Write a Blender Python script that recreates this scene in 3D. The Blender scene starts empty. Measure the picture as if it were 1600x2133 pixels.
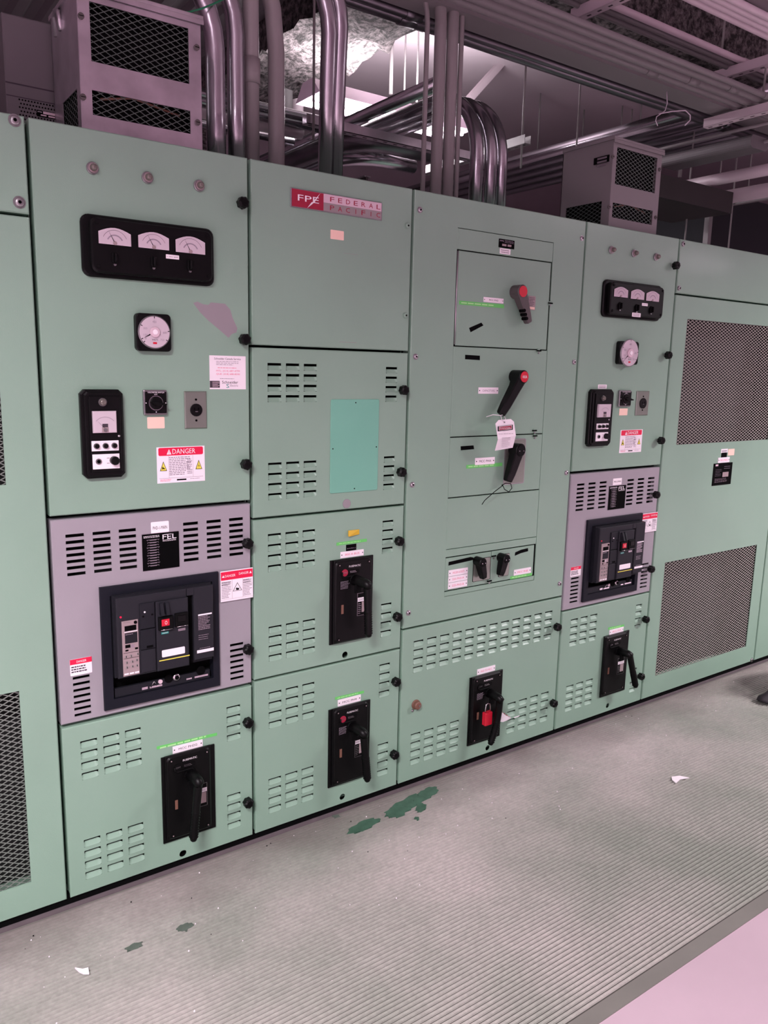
import bpy, bmesh, math, random
from mathutils import Vector, Matrix
random.seed(7)
S = bpy.context.scene
COL = bpy.context.collection
W_, H_ = 1600, 2133
# ---------------------------------------------------------------- camera
FPX = 1643.16; YAW, PIT, ROL = 0.6171, -0.1788, 0.0227
CAM = Vector((-0.4903, -2.3244, 1.6694))
cy_, sy_, cp_, sp_ = math.cos(YAW), math.sin(YAW), math.cos(PIT), math.sin(PIT)
Fv = Vector((sy_*cp_, cy_*cp_, sp_)); rt_ = Vector((cy_, -sy_, 0)); up_ = rt_.cross(Fv)
Rv = rt_*math.cos(ROL) + up_*math.sin(ROL); Uv = -rt_*math.sin(ROL) + up_*math.cos(ROL)
cam = bpy.data.cameras.new('camera'); camo = bpy.data.objects.new('camera', cam); COL.objects.link(camo)
camo.matrix_world = Matrix(((Rv.x, Uv.x, -Fv.x, CAM.x), (Rv.y, Uv.y, -Fv.y, CAM.y), (Rv.z, Uv.z, -Fv.z, CAM.z), (0, 0, 0, 1)))
cam.sensor_fit = 'VERTICAL'; cam.sensor_height = 32.0; cam.lens = FPX/H_*32.0
cam.clip_start = 0.05; cam.clip_end = 100
S.camera = camo
# ---------------------------------------------------------------- light
LC = (1.0, 0.935, 0.97)
S.view_settings.view_transform = 'Standard'; S.view_settings.look = 'None'
S.view_settings.exposure = 0.14; S.view_settings.gamma = 1.0
w = bpy.data.worlds.new('world'); S.world = w; w.use_nodes = True
w.node_tree.nodes['Background'].inputs[0].default_value = (0.75, 0.68, 0.72, 1); w.node_tree.nodes['Background'].inputs[1].default_value = 0.02
def area_light(name, loc, sx, sy, energy, rot=(0, 0, 0), color=LC, spread=180):
    l = bpy.data.lights.new(name, 'AREA'); l.shape = 'RECTANGLE'; l.size = sx; l.size_y = sy; l.energy = energy; l.color = color; l.spread = math.radians(spread)
    o = bpy.data.objects.new(name, l); o.location = loc; o.rotation_euler = rot; COL.objects.link(o); return o
# aisle fluorescent fixtures (their lamps), run parallel to the switchgear above the aisle
AISLE = [(-1.5, -2.5, 3.15, 190), (5.0, -2.5, 3.15, 190), (-3.2, -4.9, 3.15, 190), (8.5, -3.8, 3.15, 120)]  # the far left one is unseen, added as general fill
for i, (x, y, z, e) in enumerate(AISLE):
    area_light('aisle_lamp_light', (x, y, z-0.1), 1.2, 0.24, e, spread=152)
    area_light('aisle_ceiling_fill', (x, y, z+0.03), 1.2, 0.1, e*.08, (math.pi, 0, 0))  # added upward fill above the closed reflector, for soft light off the ceiling
FIXT = [(2.71, 2.24, 3.3, 85)]
for i, (x, y, z, e) in enumerate(FIXT):
    area_light('rear_lamp_light', (x, y, z-0.012), 1.16, 0.26, e)
    area_light('rear_ceiling_fill', (x, y, z+0.115), 1.16, 0.2, e*.42, (math.pi, 0, 0))  # added light above the closed reflector to brighten ceiling and beam

# ---------------------------------------------------------------- rays: photo pixel -> point on a plane of the room
def ray(u, v): return Rv*((u-800)/FPX) - Uv*((v-1066.5)/FPX) + Fv
def aty(u, v, y=0.0): d = ray(u, v); return CAM + d*((y-CAM.y)/d.y)
def atz(u, v, z=0.0): d = ray(u, v); return CAM + d*((z-CAM.z)/d.z)
def atx(u, v, x=0.0): d = ray(u, v); return CAM + d*((x-CAM.x)/d.x)
def F(u, v, y=0.0): p = aty(u, v, y); return (p.x, p.z)
def R4(u0, v0, u1, v1, y=0.0):
    a = F(u0, v0, y); b = F(u1, v1, y); return (a[0], b[0], b[1], a[1])   # x0,x1,z0,z1

# ---------------------------------------------------------------- materials
MATS = {}
def srgb(c): return tuple(((x/255)/12.92 if x/255 <= .04045 else ((x/255+.055)/1.055)**2.4) for x in c)
def mat(name, rgb, rough=0.5, metal=0.0, noise=0.0, nscale=8.0, bump=0.0, bscale=200.0, emit=0.0, coat=0.0, raw=None, col2=None, spec=0.5):
    m = bpy.data.materials.new(name); m.use_nodes = True; nt = m.node_tree; b = nt.nodes['Principled BSDF']
    c = raw if raw else srgb(rgb)
    b.inputs['Base Color'].default_value = (*c, 1); b.inputs['Roughness'].default_value = rough; b.inputs['Metallic'].default_value = metal
    b.inputs['Specular IOR Level'].default_value = spec
    if coat: b.inputs['Coat Weight'].default_value = coat; b.inputs['Coat Roughness'].default_value = .14
    if emit: b.inputs['Emission Color'].default_value = (*c, 1); b.inputs['Emission Strength'].default_value = emit
    if noise or bump: tc = nt.nodes.new('ShaderNodeTexCoord')
    if noise:
        n = nt.nodes.new('ShaderNodeTexNoise'); n.inputs['Scale'].default_value = nscale; n.inputs['Detail'].default_value = 6
        nt.links.new(tc.outputs['Object'], n.inputs['Vector'])
        r = nt.nodes.new('ShaderNodeValToRGB'); r.color_ramp.elements[0].position = .3; r.color_ramp.elements[1].position = .7
        d = srgb(col2) if col2 else tuple(x*(1-noise) for x in c); u = c if col2 else tuple(min(1, x*(1+noise*.6)) for x in c)
        r.color_ramp.elements[0].color = (*d, 1); r.color_ramp.elements[1].color = (*u, 1)
        nt.links.new(n.outputs['Fac'], r.inputs[0]); nt.links.new(r.outputs[0], b.inputs['Base Color'])
    if bump:
        n2 = nt.nodes.new('ShaderNodeTexNoise'); n2.inputs['Scale'].default_value = bscale; n2.inputs['Detail'].default_value = 3
        nt.links.new(tc.outputs['Object'], n2.inputs['Vector'])
        bp = nt.nodes.new('ShaderNodeBump'); bp.inputs['Strength'].default_value = bump; bp.inputs['Distance'].default_value = 0.002
        nt.links.new(n2.outputs['Fac'], bp.inputs['Height']); nt.links.new(bp.outputs[0], b.inputs['Normal'])
    MATS[name] = m; return m
mat('green', (139, 170, 151), .4, noise=.05, nscale=3, bump=.12, bscale=320, coat=.13, spec=.35)
mat('teal', (118, 184, 160), .4, noise=.03, nscale=5)
mat('gray', (156, 151, 158), .4, noise=.04, nscale=4, bump=.08, bscale=320)
mat('chip', (148, 142, 146), .6)
mat('dark', (3, 3, 4), .9, spec=.1)
mat('inside', (22, 22, 22), .8)
mat('black', (6, 6, 7), .4, spec=.22, bump=.1, bscale=500)
mat('blackmatte', (5, 5, 6), .6, spec=.15)
mat('navy', (22, 24, 33), .5, bump=.2, bscale=600, spec=.2)
mat('charcoal', (38, 38, 44), .5, bump=.15, bscale=600, spec=.2)
mat('charcoal2', (30, 31, 37), .5, spec=.2)
mat('white', (250, 244, 248), .45)
mat('paper', (246, 238, 244), .6)
mat('ink', (60, 50, 60), .7)
mat('inkgray', (150, 138, 150), .7)
mat('inkpink', (232, 120, 150), .7)
mat('peach', (250, 214, 196), .55)
mat('red', (205, 22, 50), .4)
mat('dangerred', (228, 18, 70), .45)
mat('crimson', (158, 32, 60), .4)
mat('yellow', (236, 224, 90), .5)
mat('amber', (214, 176, 40), .45)
mat('tape', (104, 205, 104), .45)
mat('tapelight', (176, 232, 160), .5)
mat('silver', (190, 184, 190), .3, 1.0)
mat('chrome', (215, 210, 215), .14, 1.0)
mat('steel', (160, 158, 160), .35, .9)
mat('brownplug', (120, 84, 70), .5)
mat('pinkplate', (214, 190, 200), .5)
mat('platebrown', (150, 142, 142), .45)
mat('outletmetal', (150, 156, 146), .35, .7)
mat('lens', (118, 112, 106), .2, .3)
mat('glassface', (205, 192, 200), .15)
mat('tealtag', (20, 140, 130), .5)
mat('tripunit', (158, 140, 142), .5)
mat('galv', (196, 190, 196), .3, .85, noise=.25, nscale=9, bump=.1, bscale=40)
mat('galvpipe', (178, 174, 180), .24, 1.0, noise=.12, nscale=6)
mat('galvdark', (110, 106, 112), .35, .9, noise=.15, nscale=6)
mat('mauve', (122, 117, 119), .5, noise=.05, nscale=3)
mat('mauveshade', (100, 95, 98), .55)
mat('pipepaint', (140, 134, 135), .45, noise=.06, nscale=5)
mat('pipepale', (206, 190, 198), .42, noise=.06, nscale=5)
mat('ceilpaint', (190, 176, 184), .7, noise=.06, nscale=1.2)
mat('wallpaint', (188, 170, 182), .75, noise=.05, nscale=1.5)
mat('floorpaint', (190, 167, 178), .5, noise=.05, nscale=4, bump=.15, bscale=60)
mat('rail', (104, 94, 98), .6, noise=.15, nscale=20)
mat('meshgreen', (140, 150, 142), .4, .5)
mat('meshpale', (168, 163, 157), .5)
mat('meshbox', (92, 102, 97), .5, .3)
mat('duct', (50, 44, 45), .6, noise=.1, nscale=5)
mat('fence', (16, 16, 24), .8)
mat('lampglow', (255, 240, 250), .5, emit=30.0)
mat('fixturewhite', (236, 214, 230), .45)
mat('copper', (196, 140, 120), .35, .8)
mat('rubber', (38, 34, 40), .6)
mat('wire', (200, 186, 198), .5)
mat('greenwire', (20, 120, 80), .45)
mat('scuff', (150, 138, 140), .7)
def fireproof():
    m = bpy.data.materials.new('fireproofing'); m.use_nodes = True; nt = m.node_tree; b = nt.nodes['Principled BSDF']
    tc = nt.nodes.new('ShaderNodeTexCoord'); n = nt.nodes.new('ShaderNodeTexNoise'); n.inputs['Scale'].default_value = 26; n.inputs['Detail'].default_value = 8; n.inputs['Roughness'].default_value = .7
    nt.links.new(tc.outputs['Object'], n.inputs['Vector'])
    r = nt.nodes.new('ShaderNodeValToRGB'); r.color_ramp.elements[0].position = .42; r.color_ramp.elements[1].position = .62
    r.color_ramp.elements[0].color = (.03, .026, .026, 1); r.color_ramp.elements[1].color = (.30, .25, .26, 1)
    nt.links.new(n.outputs['Fac'], r.inputs[0]); nt.links.new(r.outputs[0], b.inputs['Base Color'])
    bp = nt.nodes.new('ShaderNodeBump'); bp.inputs['Strength'].default_value = 1; bp.inputs['Distance'].default_value = .03
    nt.links.new(n.outputs['Fac'], bp.inputs['Height']); nt.links.new(bp.outputs[0], b.inputs['Normal'])
    b.inputs['Roughness'].default_value = .95; MATS['fireproof'] = m
fireproof()
def matmat():
    # worn ribbed rubber: grey with greenish and mauve wear, white flecks
    m = bpy.data.materials.new('ribbed_rubber'); m.use_nodes = True; nt = m.node_tree; b = nt.nodes['Principled BSDF']; L = nt.links.new
    tc = nt.nodes.new('ShaderNodeTexCoord')
    n = nt.nodes.new('ShaderNodeTexNoise'); n.inputs['Scale'].default_value = 1.3; n.inputs['Detail'].default_value = 6; L(tc.outputs['Object'], n.inputs['Vector'])
    r = nt.nodes.new('ShaderNodeValToRGB'); e = r.color_ramp.elements; e[0].position = .38; e[1].position = .66
    e[0].color = (*srgb((150, 154, 144)), 1); e[1].color = (*srgb((193, 185, 181)), 1)
    L(n.outputs['Fac'], r.inputs[0])
    n2 = nt.nodes.new('ShaderNodeTexNoise'); n2.inputs['Scale'].default_value = 70; n2.inputs['Detail'].default_value = 4; L(tc.outputs['Object'], n2.inputs['Vector'])
    r2 = nt.nodes.new('ShaderNodeValToRGB'); r2.color_ramp.elements[0].position = .3; r2.color_ramp.elements[1].position = .75
    r2.color_ramp.elements[0].color = (.84, .84, .84, 1); r2.color_ramp.elements[1].color = (1.08, 1.08, 1.08, 1); L(n2.outputs['Fac'], r2.inputs[0])
    mx = nt.nodes.new('ShaderNodeMixRGB'); mx.blend_type = 'MULTIPLY'; mx.inputs[0].default_value = 1; L(r.outputs[0], mx.inputs[1]); L(r2.outputs[0], mx.inputs[2])
    # flecks
    v = nt.nodes.new('ShaderNodeTexVoronoi'); v.inputs['Scale'].default_value = 28; L(tc.outputs['Object'], v.inputs['Vector'])
    lt = nt.nodes.new('ShaderNodeMath'); lt.operation = 'LESS_THAN'; lt.inputs[1].default_value = .045; L(v.outputs['Distance'], lt.inputs[0])
    n3 = nt.nodes.new('ShaderNodeTexNoise'); n3.inputs['Scale'].default_value = 3; L(tc.outputs['Object'], n3.inputs['Vector'])
    gt = nt.nodes.new('ShaderNodeMath'); gt.operation = 'GREATER_THAN'; gt.inputs[1].default_value = .52; L(n3.outputs['Fac'], gt.inputs[0])
    ml = nt.nodes.new('ShaderNodeMath'); ml.operation = 'MULTIPLY'; L(lt.outputs[0], ml.inputs[0]); L(gt.outputs[0], ml.inputs[1])
    mx2 = nt.nodes.new('ShaderNodeMixRGB'); L(ml.outputs[0], mx2.inputs[0]); L(mx.outputs[0], mx2.inputs[1]); mx2.inputs[2].default_value = (*srgb((216, 204, 208)), 1)
    # brown dust gathered along the cabinets
    geo = nt.nodes.new('ShaderNodeNewGeometry'); sp = nt.nodes.new('ShaderNodeSeparateXYZ'); L(geo.outputs['Position'], sp.inputs[0])
    n4 = nt.nodes.new('ShaderNodeTexNoise'); n4.inputs['Scale'].default_value = 4; n4.inputs['Detail'].default_value = 6; L(tc.outputs['Object'], n4.inputs['Vector'])
    ad = nt.nodes.new('ShaderNodeMath'); ad.operation = 'MULTIPLY_ADD'; L(n4.outputs['Fac'], ad.inputs[0]); ad.inputs[1].default_value = .35; L(sp.outputs['Y'], ad.inputs[2])
    mr = nt.nodes.new('ShaderNodeMapRange'); L(ad.outputs[0], mr.inputs[0]); mr.inputs[1].default_value = -.06; mr.inputs[2].default_value = .20; mr.inputs[3].default_value = 0; mr.inputs[4].default_value = .7
    mx3 = nt.nodes.new('ShaderNodeMixRGB'); L(mr.outputs[0], mx3.inputs[0]); L(mx2.outputs[0], mx3.inputs[1]); mx3.inputs[2].default_value = (*srgb((104, 94, 92)), 1)
    L(mx3.outputs[0], b.inputs['Base Color']); b.inputs['Roughness'].default_value = .5
    MATS['matrubber'] = m
matmat()
mat('matedge', (118, 116, 110), .7, noise=.1, nscale=6)
mat('matgroove', (62, 60, 56), .8, noise=.2, nscale=30)  # groove colour darkened to paint in the shade between ribs
mat('stain', (62, 96, 78), .25, noise=.25, nscale=30)
mat('staindull', (92, 104, 94), .5, noise=.2, nscale=30)

# ---------------------------------------------------------------- mesh builder
TEXTCACHE = {}
def text_geo(s):
    if s in TEXTCACHE: return TEXTCACHE[s]
    cu = bpy.data.curves.new('t', 'FONT'); cu.body = s; cu.size = 1; cu.resolution_u = 2
    o = bpy.data.objects.new('t', cu); COL.objects.link(o)
    dg = bpy.context.evaluated_depsgraph_get(); me = bpy.data.meshes.new_from_object(o.evaluated_get(dg))
    vs = [(v.co.x, v.co.y) for v in me.vertices]; fs = [tuple(p.vertices) for p in me.polygons]
    bpy.data.objects.remove(o); bpy.data.curves.remove(cu); bpy.data.meshes.remove(me)
    TEXTCACHE[s] = (vs, fs); return TEXTCACHE[s]

class MB:
    def __init__(self): self.bm = bmesh.new(); self.ms = []
    def mi(self, m):
        if m not in self.ms: self.ms.append(m)
        return self.ms.index(m)
    def face(self, pts, m, smooth=False):
        vs = [self.bm.verts.new(p) for p in pts]
        f = self.bm.faces.new(vs); f.material_index = self.mi(m); f.smooth = smooth; return f
    def loft(self, rings, m, caps=(True, True), smooth=False, close=True):
        n = len(rings[0]); i = self.mi(m); V = [[self.bm.verts.new(p) for p in r] for r in rings]
        for a, b in zip(V[:-1], V[1:]):
            for k in range(n if close else n-1):
                f = self.bm.faces.new((a[k], a[(k+1) % n], b[(k+1) % n], b[k])); f.material_index = i; f.smooth = smooth
        if caps[0]: f = self.bm.faces.new(V[0][::-1]); f.material_index = i
        if caps[1]: f = self.bm.faces.new(V[-1]); f.material_index = i
    def box(self, x0, x1, y0, y1, z0, z1, m, c=0.0):
        # y0 front (towards camera), y1 back; optional chamfer on the front edge
        if c:
            self.loft([[(x0, y1, z0), (x0, y1, z1), (x1, y1, z1), (x1, y1, z0)], [(x0, y0+c, z0), (x0, y0+c, z1), (x1, y0+c, z1), (x1, y0+c, z0)],
                       [(x0+c, y0, z0+c), (x0+c, y0, z1-c), (x1-c, y0, z1-c), (x1-c, y0, z0+c)]], m)
        else:
            self.loft([[(x0, y1, z0), (x0, y1, z1), (x1, y1, z1), (x1, y1, z0)], [(x0, y0, z0), (x0, y0, z1), (x1, y0, z1), (x1, y0, z0)]], m)
    def prism(self, poly, yf, yb, m, c=0.0):
        cx = sum(p[0] for p in poly)/len(poly); cz = sum(p[1] for p in poly)/len(poly)
        hx = max(abs(p[0]-cx) for p in poly) or 1; hz = max(abs(p[1]-cz) for p in poly) or 1
        rings = [[(x, yb, z) for x, z in poly]]
        if c:
            rings.append([(x, yf+c, z) for x, z in poly])
            rings.append([(cx+(x-cx)*(1-c/hx), yf, cz+(z-cz)*(1-c/hz)) for x, z in poly])
        else: rings.append([(x, yf, z) for x, z in poly])
        self.loft(rings, m)
    def rrect(self, x0, x1, z0, z1, r, yf, yb, m, c=0.0, n=4):
        pts = []
        for (cx, cz, a0) in ((x1-r, z1-r, 0), (x0+r, z1-r, 90), (x0+r, z0+r, 180), (x1-r, z0+r, 270)):
            for k in range(n+1):
                a = math.radians(a0+90*k/n); pts.append((cx+r*math.cos(a), cz+r*math.sin(a)))
        self.prism(pts, yf, yb, m, c)
    def disc(self, x, z, r, yf, yb, m, n=16, c=0.0, sx=1.0):
        self.prism([(x+r*sx*math.cos(2*math.pi*k/n), z+r*math.sin(2*math.pi*k/n)) for k in range(n)], yf, yb, m, c)
    def dome(self, x, z, r, yf, yb, m, n=14):
        prof = [(1, 0), (1, .35), (.92, .65), (.7, .87), (.38, .97)]
        rings = [[(x+r*a*math.cos(2*math.pi*k/n), yb+(yf-yb)*t, z+r*a*math.sin(2*math.pi*k/n)) for k in range(n)] for a, t in prof]
        self.loft(rings, m, smooth=True)
    def cyl(self, p0, p1, r0, m, r1=None, n=14, smooth=True):
        p0, p1 = Vector(p0), Vector(p1); r1 = r0 if r1 is None else r1; d = (p1-p0).normalized()
        a = d.orthogonal().normalized(); b = d.cross(a)
        rings = [[p+a*(r*math.cos(2*math.pi*k/n))+b*(r*math.sin(2*math.pi*k/n)) for k in range(n)] for p, r in ((p0, r0), (p1, r1))]
        self.loft(rings, m, smooth=smooth)
    def tube(self, path, r, m, n=12, radii=None, sq=None):
        path = [Vector(p) for p in path]; rings = []; a = None
        for i, p in enumerate(path):
            t = (path[min(i+1, len(path)-1)]-path[max(i-1, 0)]).normalized()
            if a is None: a = t.orthogonal().normalized()
            a = (a - t*a.dot(t)).normalized(); b = t.cross(a); rr = radii[i] if radii else r
            rings.append([p+a*(rr*math.cos(2*math.pi*k/n))+b*(rr*math.sin(2*math.pi*k/n)) for k in range(n)])
        self.loft(rings, m, smooth=True)
    def text(self, s, x0, x1, z0, z1, y, m):
        vs, fs = text_geo(s)
        if not vs: return
        ax, bx = min(v[0] for v in vs), max(v[0] for v in vs); az, bz = min(v[1] for v in vs), max(v[1] for v in vs)
        sx = (x1-x0)/max(bx-ax, 1e-6); sz = (z1-z0)/max(bz-az, 1e-6); i = self.mi(m)
        V = [self.bm.verts.new((x0+(vx-ax)*sx, y, z0+(vz-az)*sz)) for vx, vz in vs]
        for f in fs:
            try: g = self.bm.faces.new([V[k] for k in f]); g.material_index = i
            except ValueError: pass
    def lines(self, x0, x1, z0, z1, n, y, m, seed=0, fill=.45):
        # rows of illegible fine print, as short dashes of ink
        rnd = random.Random(seed); h = (z1-z0)/n
        for k in range(n):
            x = x0; zc = z1-(k+.5)*h; xe = x1-(x1-x0)*rnd.random()*.35
            while x < xe:
                w_ = (x1-x0)*rnd.uniform(.05, .16); e = min(x+w_, xe)
                self.face([(x, y, zc-h*fill/2), (e, y, zc-h*fill/2), (e, y, zc+h*fill/2), (x, y, zc+h*fill/2)], m); x = e+(x1-x0)*.025
    def rect(self, x0, x1, z0, z1, y, m): self.face([(x0, y, z0), (x1, y, z0), (x1, y, z1), (x0, y, z1)], m)
    def plate(self, x0, x1, z0, z1, y, th, m, holes=(), rounds=(), c=.003, rim=.004, rimm=None):
        # sheet-metal panel facing -y with real rectangular / round openings, folded edges
        cells = [tuple(h) for h in holes]+[(a-r*1.25, a+r*1.25, b-r*1.25, b+r*1.25) for a, b, r in rounds]
        xi0, xi1, zi0, zi1 = x0+c, x1-c, z0+c, z1-c
        xs = sorted(set([xi0, xi1]+[h[0] for h in cells]+[h[1] for h in cells])); zs = sorted(set([zi0, zi1]+[h[2] for h in cells]+[h[3] for h in cells]))
        i = self.mi(m); V = {}
        def vv(a, b):
            k = (a, b)
            if k not in V: V[k] = self.bm.verts.new((a, y, b))
            return V[k]
        # merge rows greedily to limit faces
        for a, b in zip(xs[:-1], xs[1:]):
            for p, q in zip(zs[:-1], zs[1:]):
                cx, cz = (a+b)/2, (p+q)/2
                if any(h[0] < cx < h[1] and h[2] < cz < h[3] for h in cells): continue
                f = self.bm.faces.new((vv(a, p), vv(b, p), vv(b, q), vv(a, q))); f.material_index = i
        for h in holes:
            r = rimm or m; X0, X1, Z0, Z1 = h
            for (A, B) in (((X0, Z0), (X1, Z0)), ((X1, Z0), (X1, Z1)), ((X1, Z1), (X0, Z1)), ((X0, Z1), (X0, Z0))):
                self.face([(A[0], y, A[1]), (B[0], y, B[1]), (B[0], y+rim, B[1]), (A[0], y+rim, A[1])], r)
        for cx, cz, r in rounds:
            n = 16; s = r*1.25; sqp = []; ci = []
            for k in range(n):
                a = 2*math.pi*k/n; ca, sa = math.cos(a), math.sin(a); q = s/max(abs(ca), abs(sa))
                sqp.append((cx+ca*q, y, cz+sa*q)); ci.append((cx+ca*r, y, cz+sa*r))
            self.loft([sqp, ci, [(a, y+rim, b) for a, _, b in ci]], m, caps=(False, False))
        self.loft([[(x0, y+th, z0), (x0, y+th, z1), (x1, y+th, z1), (x1, y+th, z0)], [(x0, y+c, z0), (x0, y+c, z1), (x1, y+c, z1), (x1, y+c, z0)],
                   [(xi0, y, zi0), (xi0, y, zi1), (xi1, y, zi1), (xi1, y, zi0)]], m, caps=(False, False))
    def mesh_grid(self, x0, x1, z0, z1, y, px, pz, wd, m, axis='y'):
        # expanded-metal diamonds: two families of diagonal strands clipped to the opening
        def seg(a, b):
            def P(s, t, o): return (s, y+o, t) if axis == 'y' else (y+o, s, t)
            dx, dz = b[0]-a[0], b[1]-a[1]; L = math.hypot(dx, dz); nx, nz = -dz/L*wd/2, dx/L*wd/2
            o = .0 if dz*dx > 0 else .0012
            q = [(a[0]-nx, a[1]-nz), (b[0]-nx, b[1]-nz), (b[0]+nx, b[1]+nz), (a[0]+nx, a[1]+nz)]
            self.loft([[P(s, t, o+wd*.6) for s, t in q], [P(s, t, o) for s, t in q]], m, caps=(False, True))
        slope = pz/px
        for sg in (1, -1):
            k0 = int(-(x1-x0)*slope/pz)-2; k1 = int((z1-z0)/pz+(x1-x0)*slope/pz)+2
            for k in range(k0, k1+1):
                b = z0+k*pz if sg > 0 else z0+k*pz   # z = b + sg*slope*(x-x0)
                pts = []
                xa, xb = x0, x1
                za, zb = b, b+sg*slope*(x1-x0)
                # clip in z
                def xat(z): return x0+(z-b)/(sg*slope)
                lo, hi = (xat(z0), xat(z1)) if sg > 0 else (xat(z1), xat(z0))
                xa, xb = max(xa, lo), min(xb, hi)
                if xb-xa < wd: continue
                seg((xa, b+sg*slope*(xa-x0)), (xb, b+sg*slope*(xb-x0)))
    def build(self, name, parent=None, **props):
        me = bpy.data.meshes.new(name); root = parent
        off = Vector((0, 0, 0))
        while root is not None and root.parent is not None: root = root.parent
        if root is not None: off = Vector(root.location)
        org = None
        if parent is None:
            zs = [v.co.z for v in self.bm.verts]; n = len(self.bm.verts)
            off = Vector((sum(v.co.x for v in self.bm.verts)/n, sum(v.co.y for v in self.bm.verts)/n, min(zs)))
        bmesh.ops.translate(self.bm, verts=self.bm.verts, vec=-off)
        bmesh.ops.recalc_face_normals(self.bm, faces=[f for f in self.bm.faces if False])
        self.bm.to_mesh(me); self.bm.free()
        for k in self.ms: me.materials.append(MATS[k])
        o = bpy.data.objects.new(name, me); COL.objects.link(o)
        if parent is not None: o.parent = parent
        else: o.location = off
        for k, v in props.items(): o[k] = v
        return o
def thing(name, loc, label, category, group=None):
    o = bpy.data.objects.new(name, None); COL.objects.link(o); o.location = loc; o.empty_display_size = .05
    o['label'] = label; o['category'] = category
    if group: o['group'] = group
    return o

# ================================================================ setting
XL, XR, YB, YF, ZC = -4.0, 13.0, 7.0, -7.5, 4.0
def struct(name, b): return b.build(name, None, kind='structure')
b = MB(); b.box(XL, XR, YF, YB, -.1, 0, 'floorpaint'); struct('floor', b)
b = MB(); b.box(XL, XR, YF, YB, ZC, ZC+.1, 'ceilpaint'); struct('ceiling', b)
b = MB(); b.box(XL, XR, YB, YB+.1, 0, ZC, 'wallpaint'); struct('wall_back', b)
b = MB(); b.box(XL-.1, XL, YF, YB, 0, ZC, 'wallpaint'); struct('wall_left', b)
b = MB(); b.box(XR, XR+.1, YF, YB, 0, ZC, 'wallpaint'); struct('wall_right', b)
b = MB(); b.box(XL, XR, YF-.1, YF, 0, ZC, 'wallpaint'); struct('wall_front', b)
# sprayed fireproofing on the two roof beams
def rough_beam(name, x0, x1, y0, y1, z0, z1, label, seed):
    b = MB(); rnd = random.Random(seed)
    nx = max(2, int((x1-x0)/.09)); ny = max(2, int((y1-y0)/.09)); i = b.mi('fireproof')
    def j(s=.022): return rnd.uniform(-s, s)
    V = [[b.bm.verts.new((x0+(x1-x0)*a/nx+j(), y0+(y1-y0)*c/ny+j(), z0+j(.03))) for c in range(ny+1)] for a in range(nx+1)]
    for a in range(nx):
        for c in range(ny):
            f = b.bm.faces.new((V[a][c], V[a][c+1], V[a+1][c+1], V[a+1][c])); f.material_index = i; f.smooth = True
    edge = [V[a][0] for a in range(nx+1)]+[V[nx][c] for c in range(1, ny+1)]+[V[a][ny] for a in range(nx-1, -1, -1)]+[V[0][c] for c in range(ny-1, 0, -1)]
    nz = max(2, int((z1-z0)/.1)); prev = edge
    for k in range(1, nz+1):
        cur = [b.bm.verts.new((min(max(v.co.x+j(.012), x0-.03), x1+.03), v.co.y+j(.012), z0+(z1-z0)*k/nz)) for v in edge]
        for q in range(len(edge)):
            f = b.bm.faces.new((prev[q], cur[q], cur[(q+1) % len(edge)], prev[(q+1) % len(edge)])); f.material_index = i; f.smooth = True
        prev = cur
    b.build(name, None, label=label, category='beam')
rough_beam('roof_beam', 1.93, 2.52, 1.55, 6.9, 3.6, 3.99, 'roof beam in rough sprayed fireproofing running back over the glowing light fixture', 3)
rough_beam('roof_beam', 1.2, 6.6, .86, 1.5, 3.6, 3.99, 'roof beam in dark rough fireproofing running sideways above the right conduit rack', 4)
rough_beam('roof_beam', 2.6, 6.0, 4.6, 5.0, 3.15, 3.5, 'low fireproofed beam far behind, seen just above the red nameplate cabinet', 5)

# ribbed rubber mat
MY0, MY1, MX0, MX1 = -1.205, .002, -1.6, 7.5
b = MB(); P = .0142; n = int((MY1-MY0-.052)/P); prof = []
prof += [(MY0, 0), (MY0, .003), (MY0+.045, .0032)]
y = MY0+.045
for k in range(n):
    prof += [(y+P*.26, .0026), (y+P*.36, .0078), (y+P*.86, .0074), (y+P*.96, .0026)]; y += P
prof += [(MY1, .003)]
XS = [MX0+(MX1-MX0)*k/90 for k in range(91)]
def wav(x, yy): return .004*math.sin(x*1.7+yy*3)*min(1, (yy-MY0)/.2)*min(1, max(0, (MY1-yy)/.1))
V = [[b.bm.verts.new((x, yy+wav(x, yy), zz)) for yy, zz in prof] for x in XS]
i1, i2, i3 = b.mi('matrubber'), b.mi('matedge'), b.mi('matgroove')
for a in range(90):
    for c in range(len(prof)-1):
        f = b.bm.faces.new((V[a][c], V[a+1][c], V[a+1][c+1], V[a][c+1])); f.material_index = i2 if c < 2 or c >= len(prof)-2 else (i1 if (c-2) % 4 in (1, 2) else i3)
rubber = b.build('rubber_mat', None, label='long grey green ribbed rubber mat on the floor along the switchgear', category='mat')
def blob(name, pts, z, m, parent):
    # splash of paint on the mat crests, outline given on the floor
    b = MB(); b.loft([[(p.x, p.y, .0035) for p in pts], [(p.x, p.y, z) for p in pts]], m); return b.build(name, parent)
def px_poly(pl, z=.0088): return [atz(u, v, z) for u, v in pl]
def blob_shape(u, v, lu, lv, ang, seed, n=22):
    rnd = random.Random(seed); pl = []; ca, sa = math.cos(ang), math.sin(ang)
    for k in range(n):
        a = 2*math.pi*k/n; rr = 1+rnd.uniform(-.22, .22); x, yy = lu*math.cos(a)*rr, lv*math.sin(a)*rr
        pl.append((u+x*ca-yy*sa, v+x*sa+yy*ca))
    return px_poly(pl)
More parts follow.
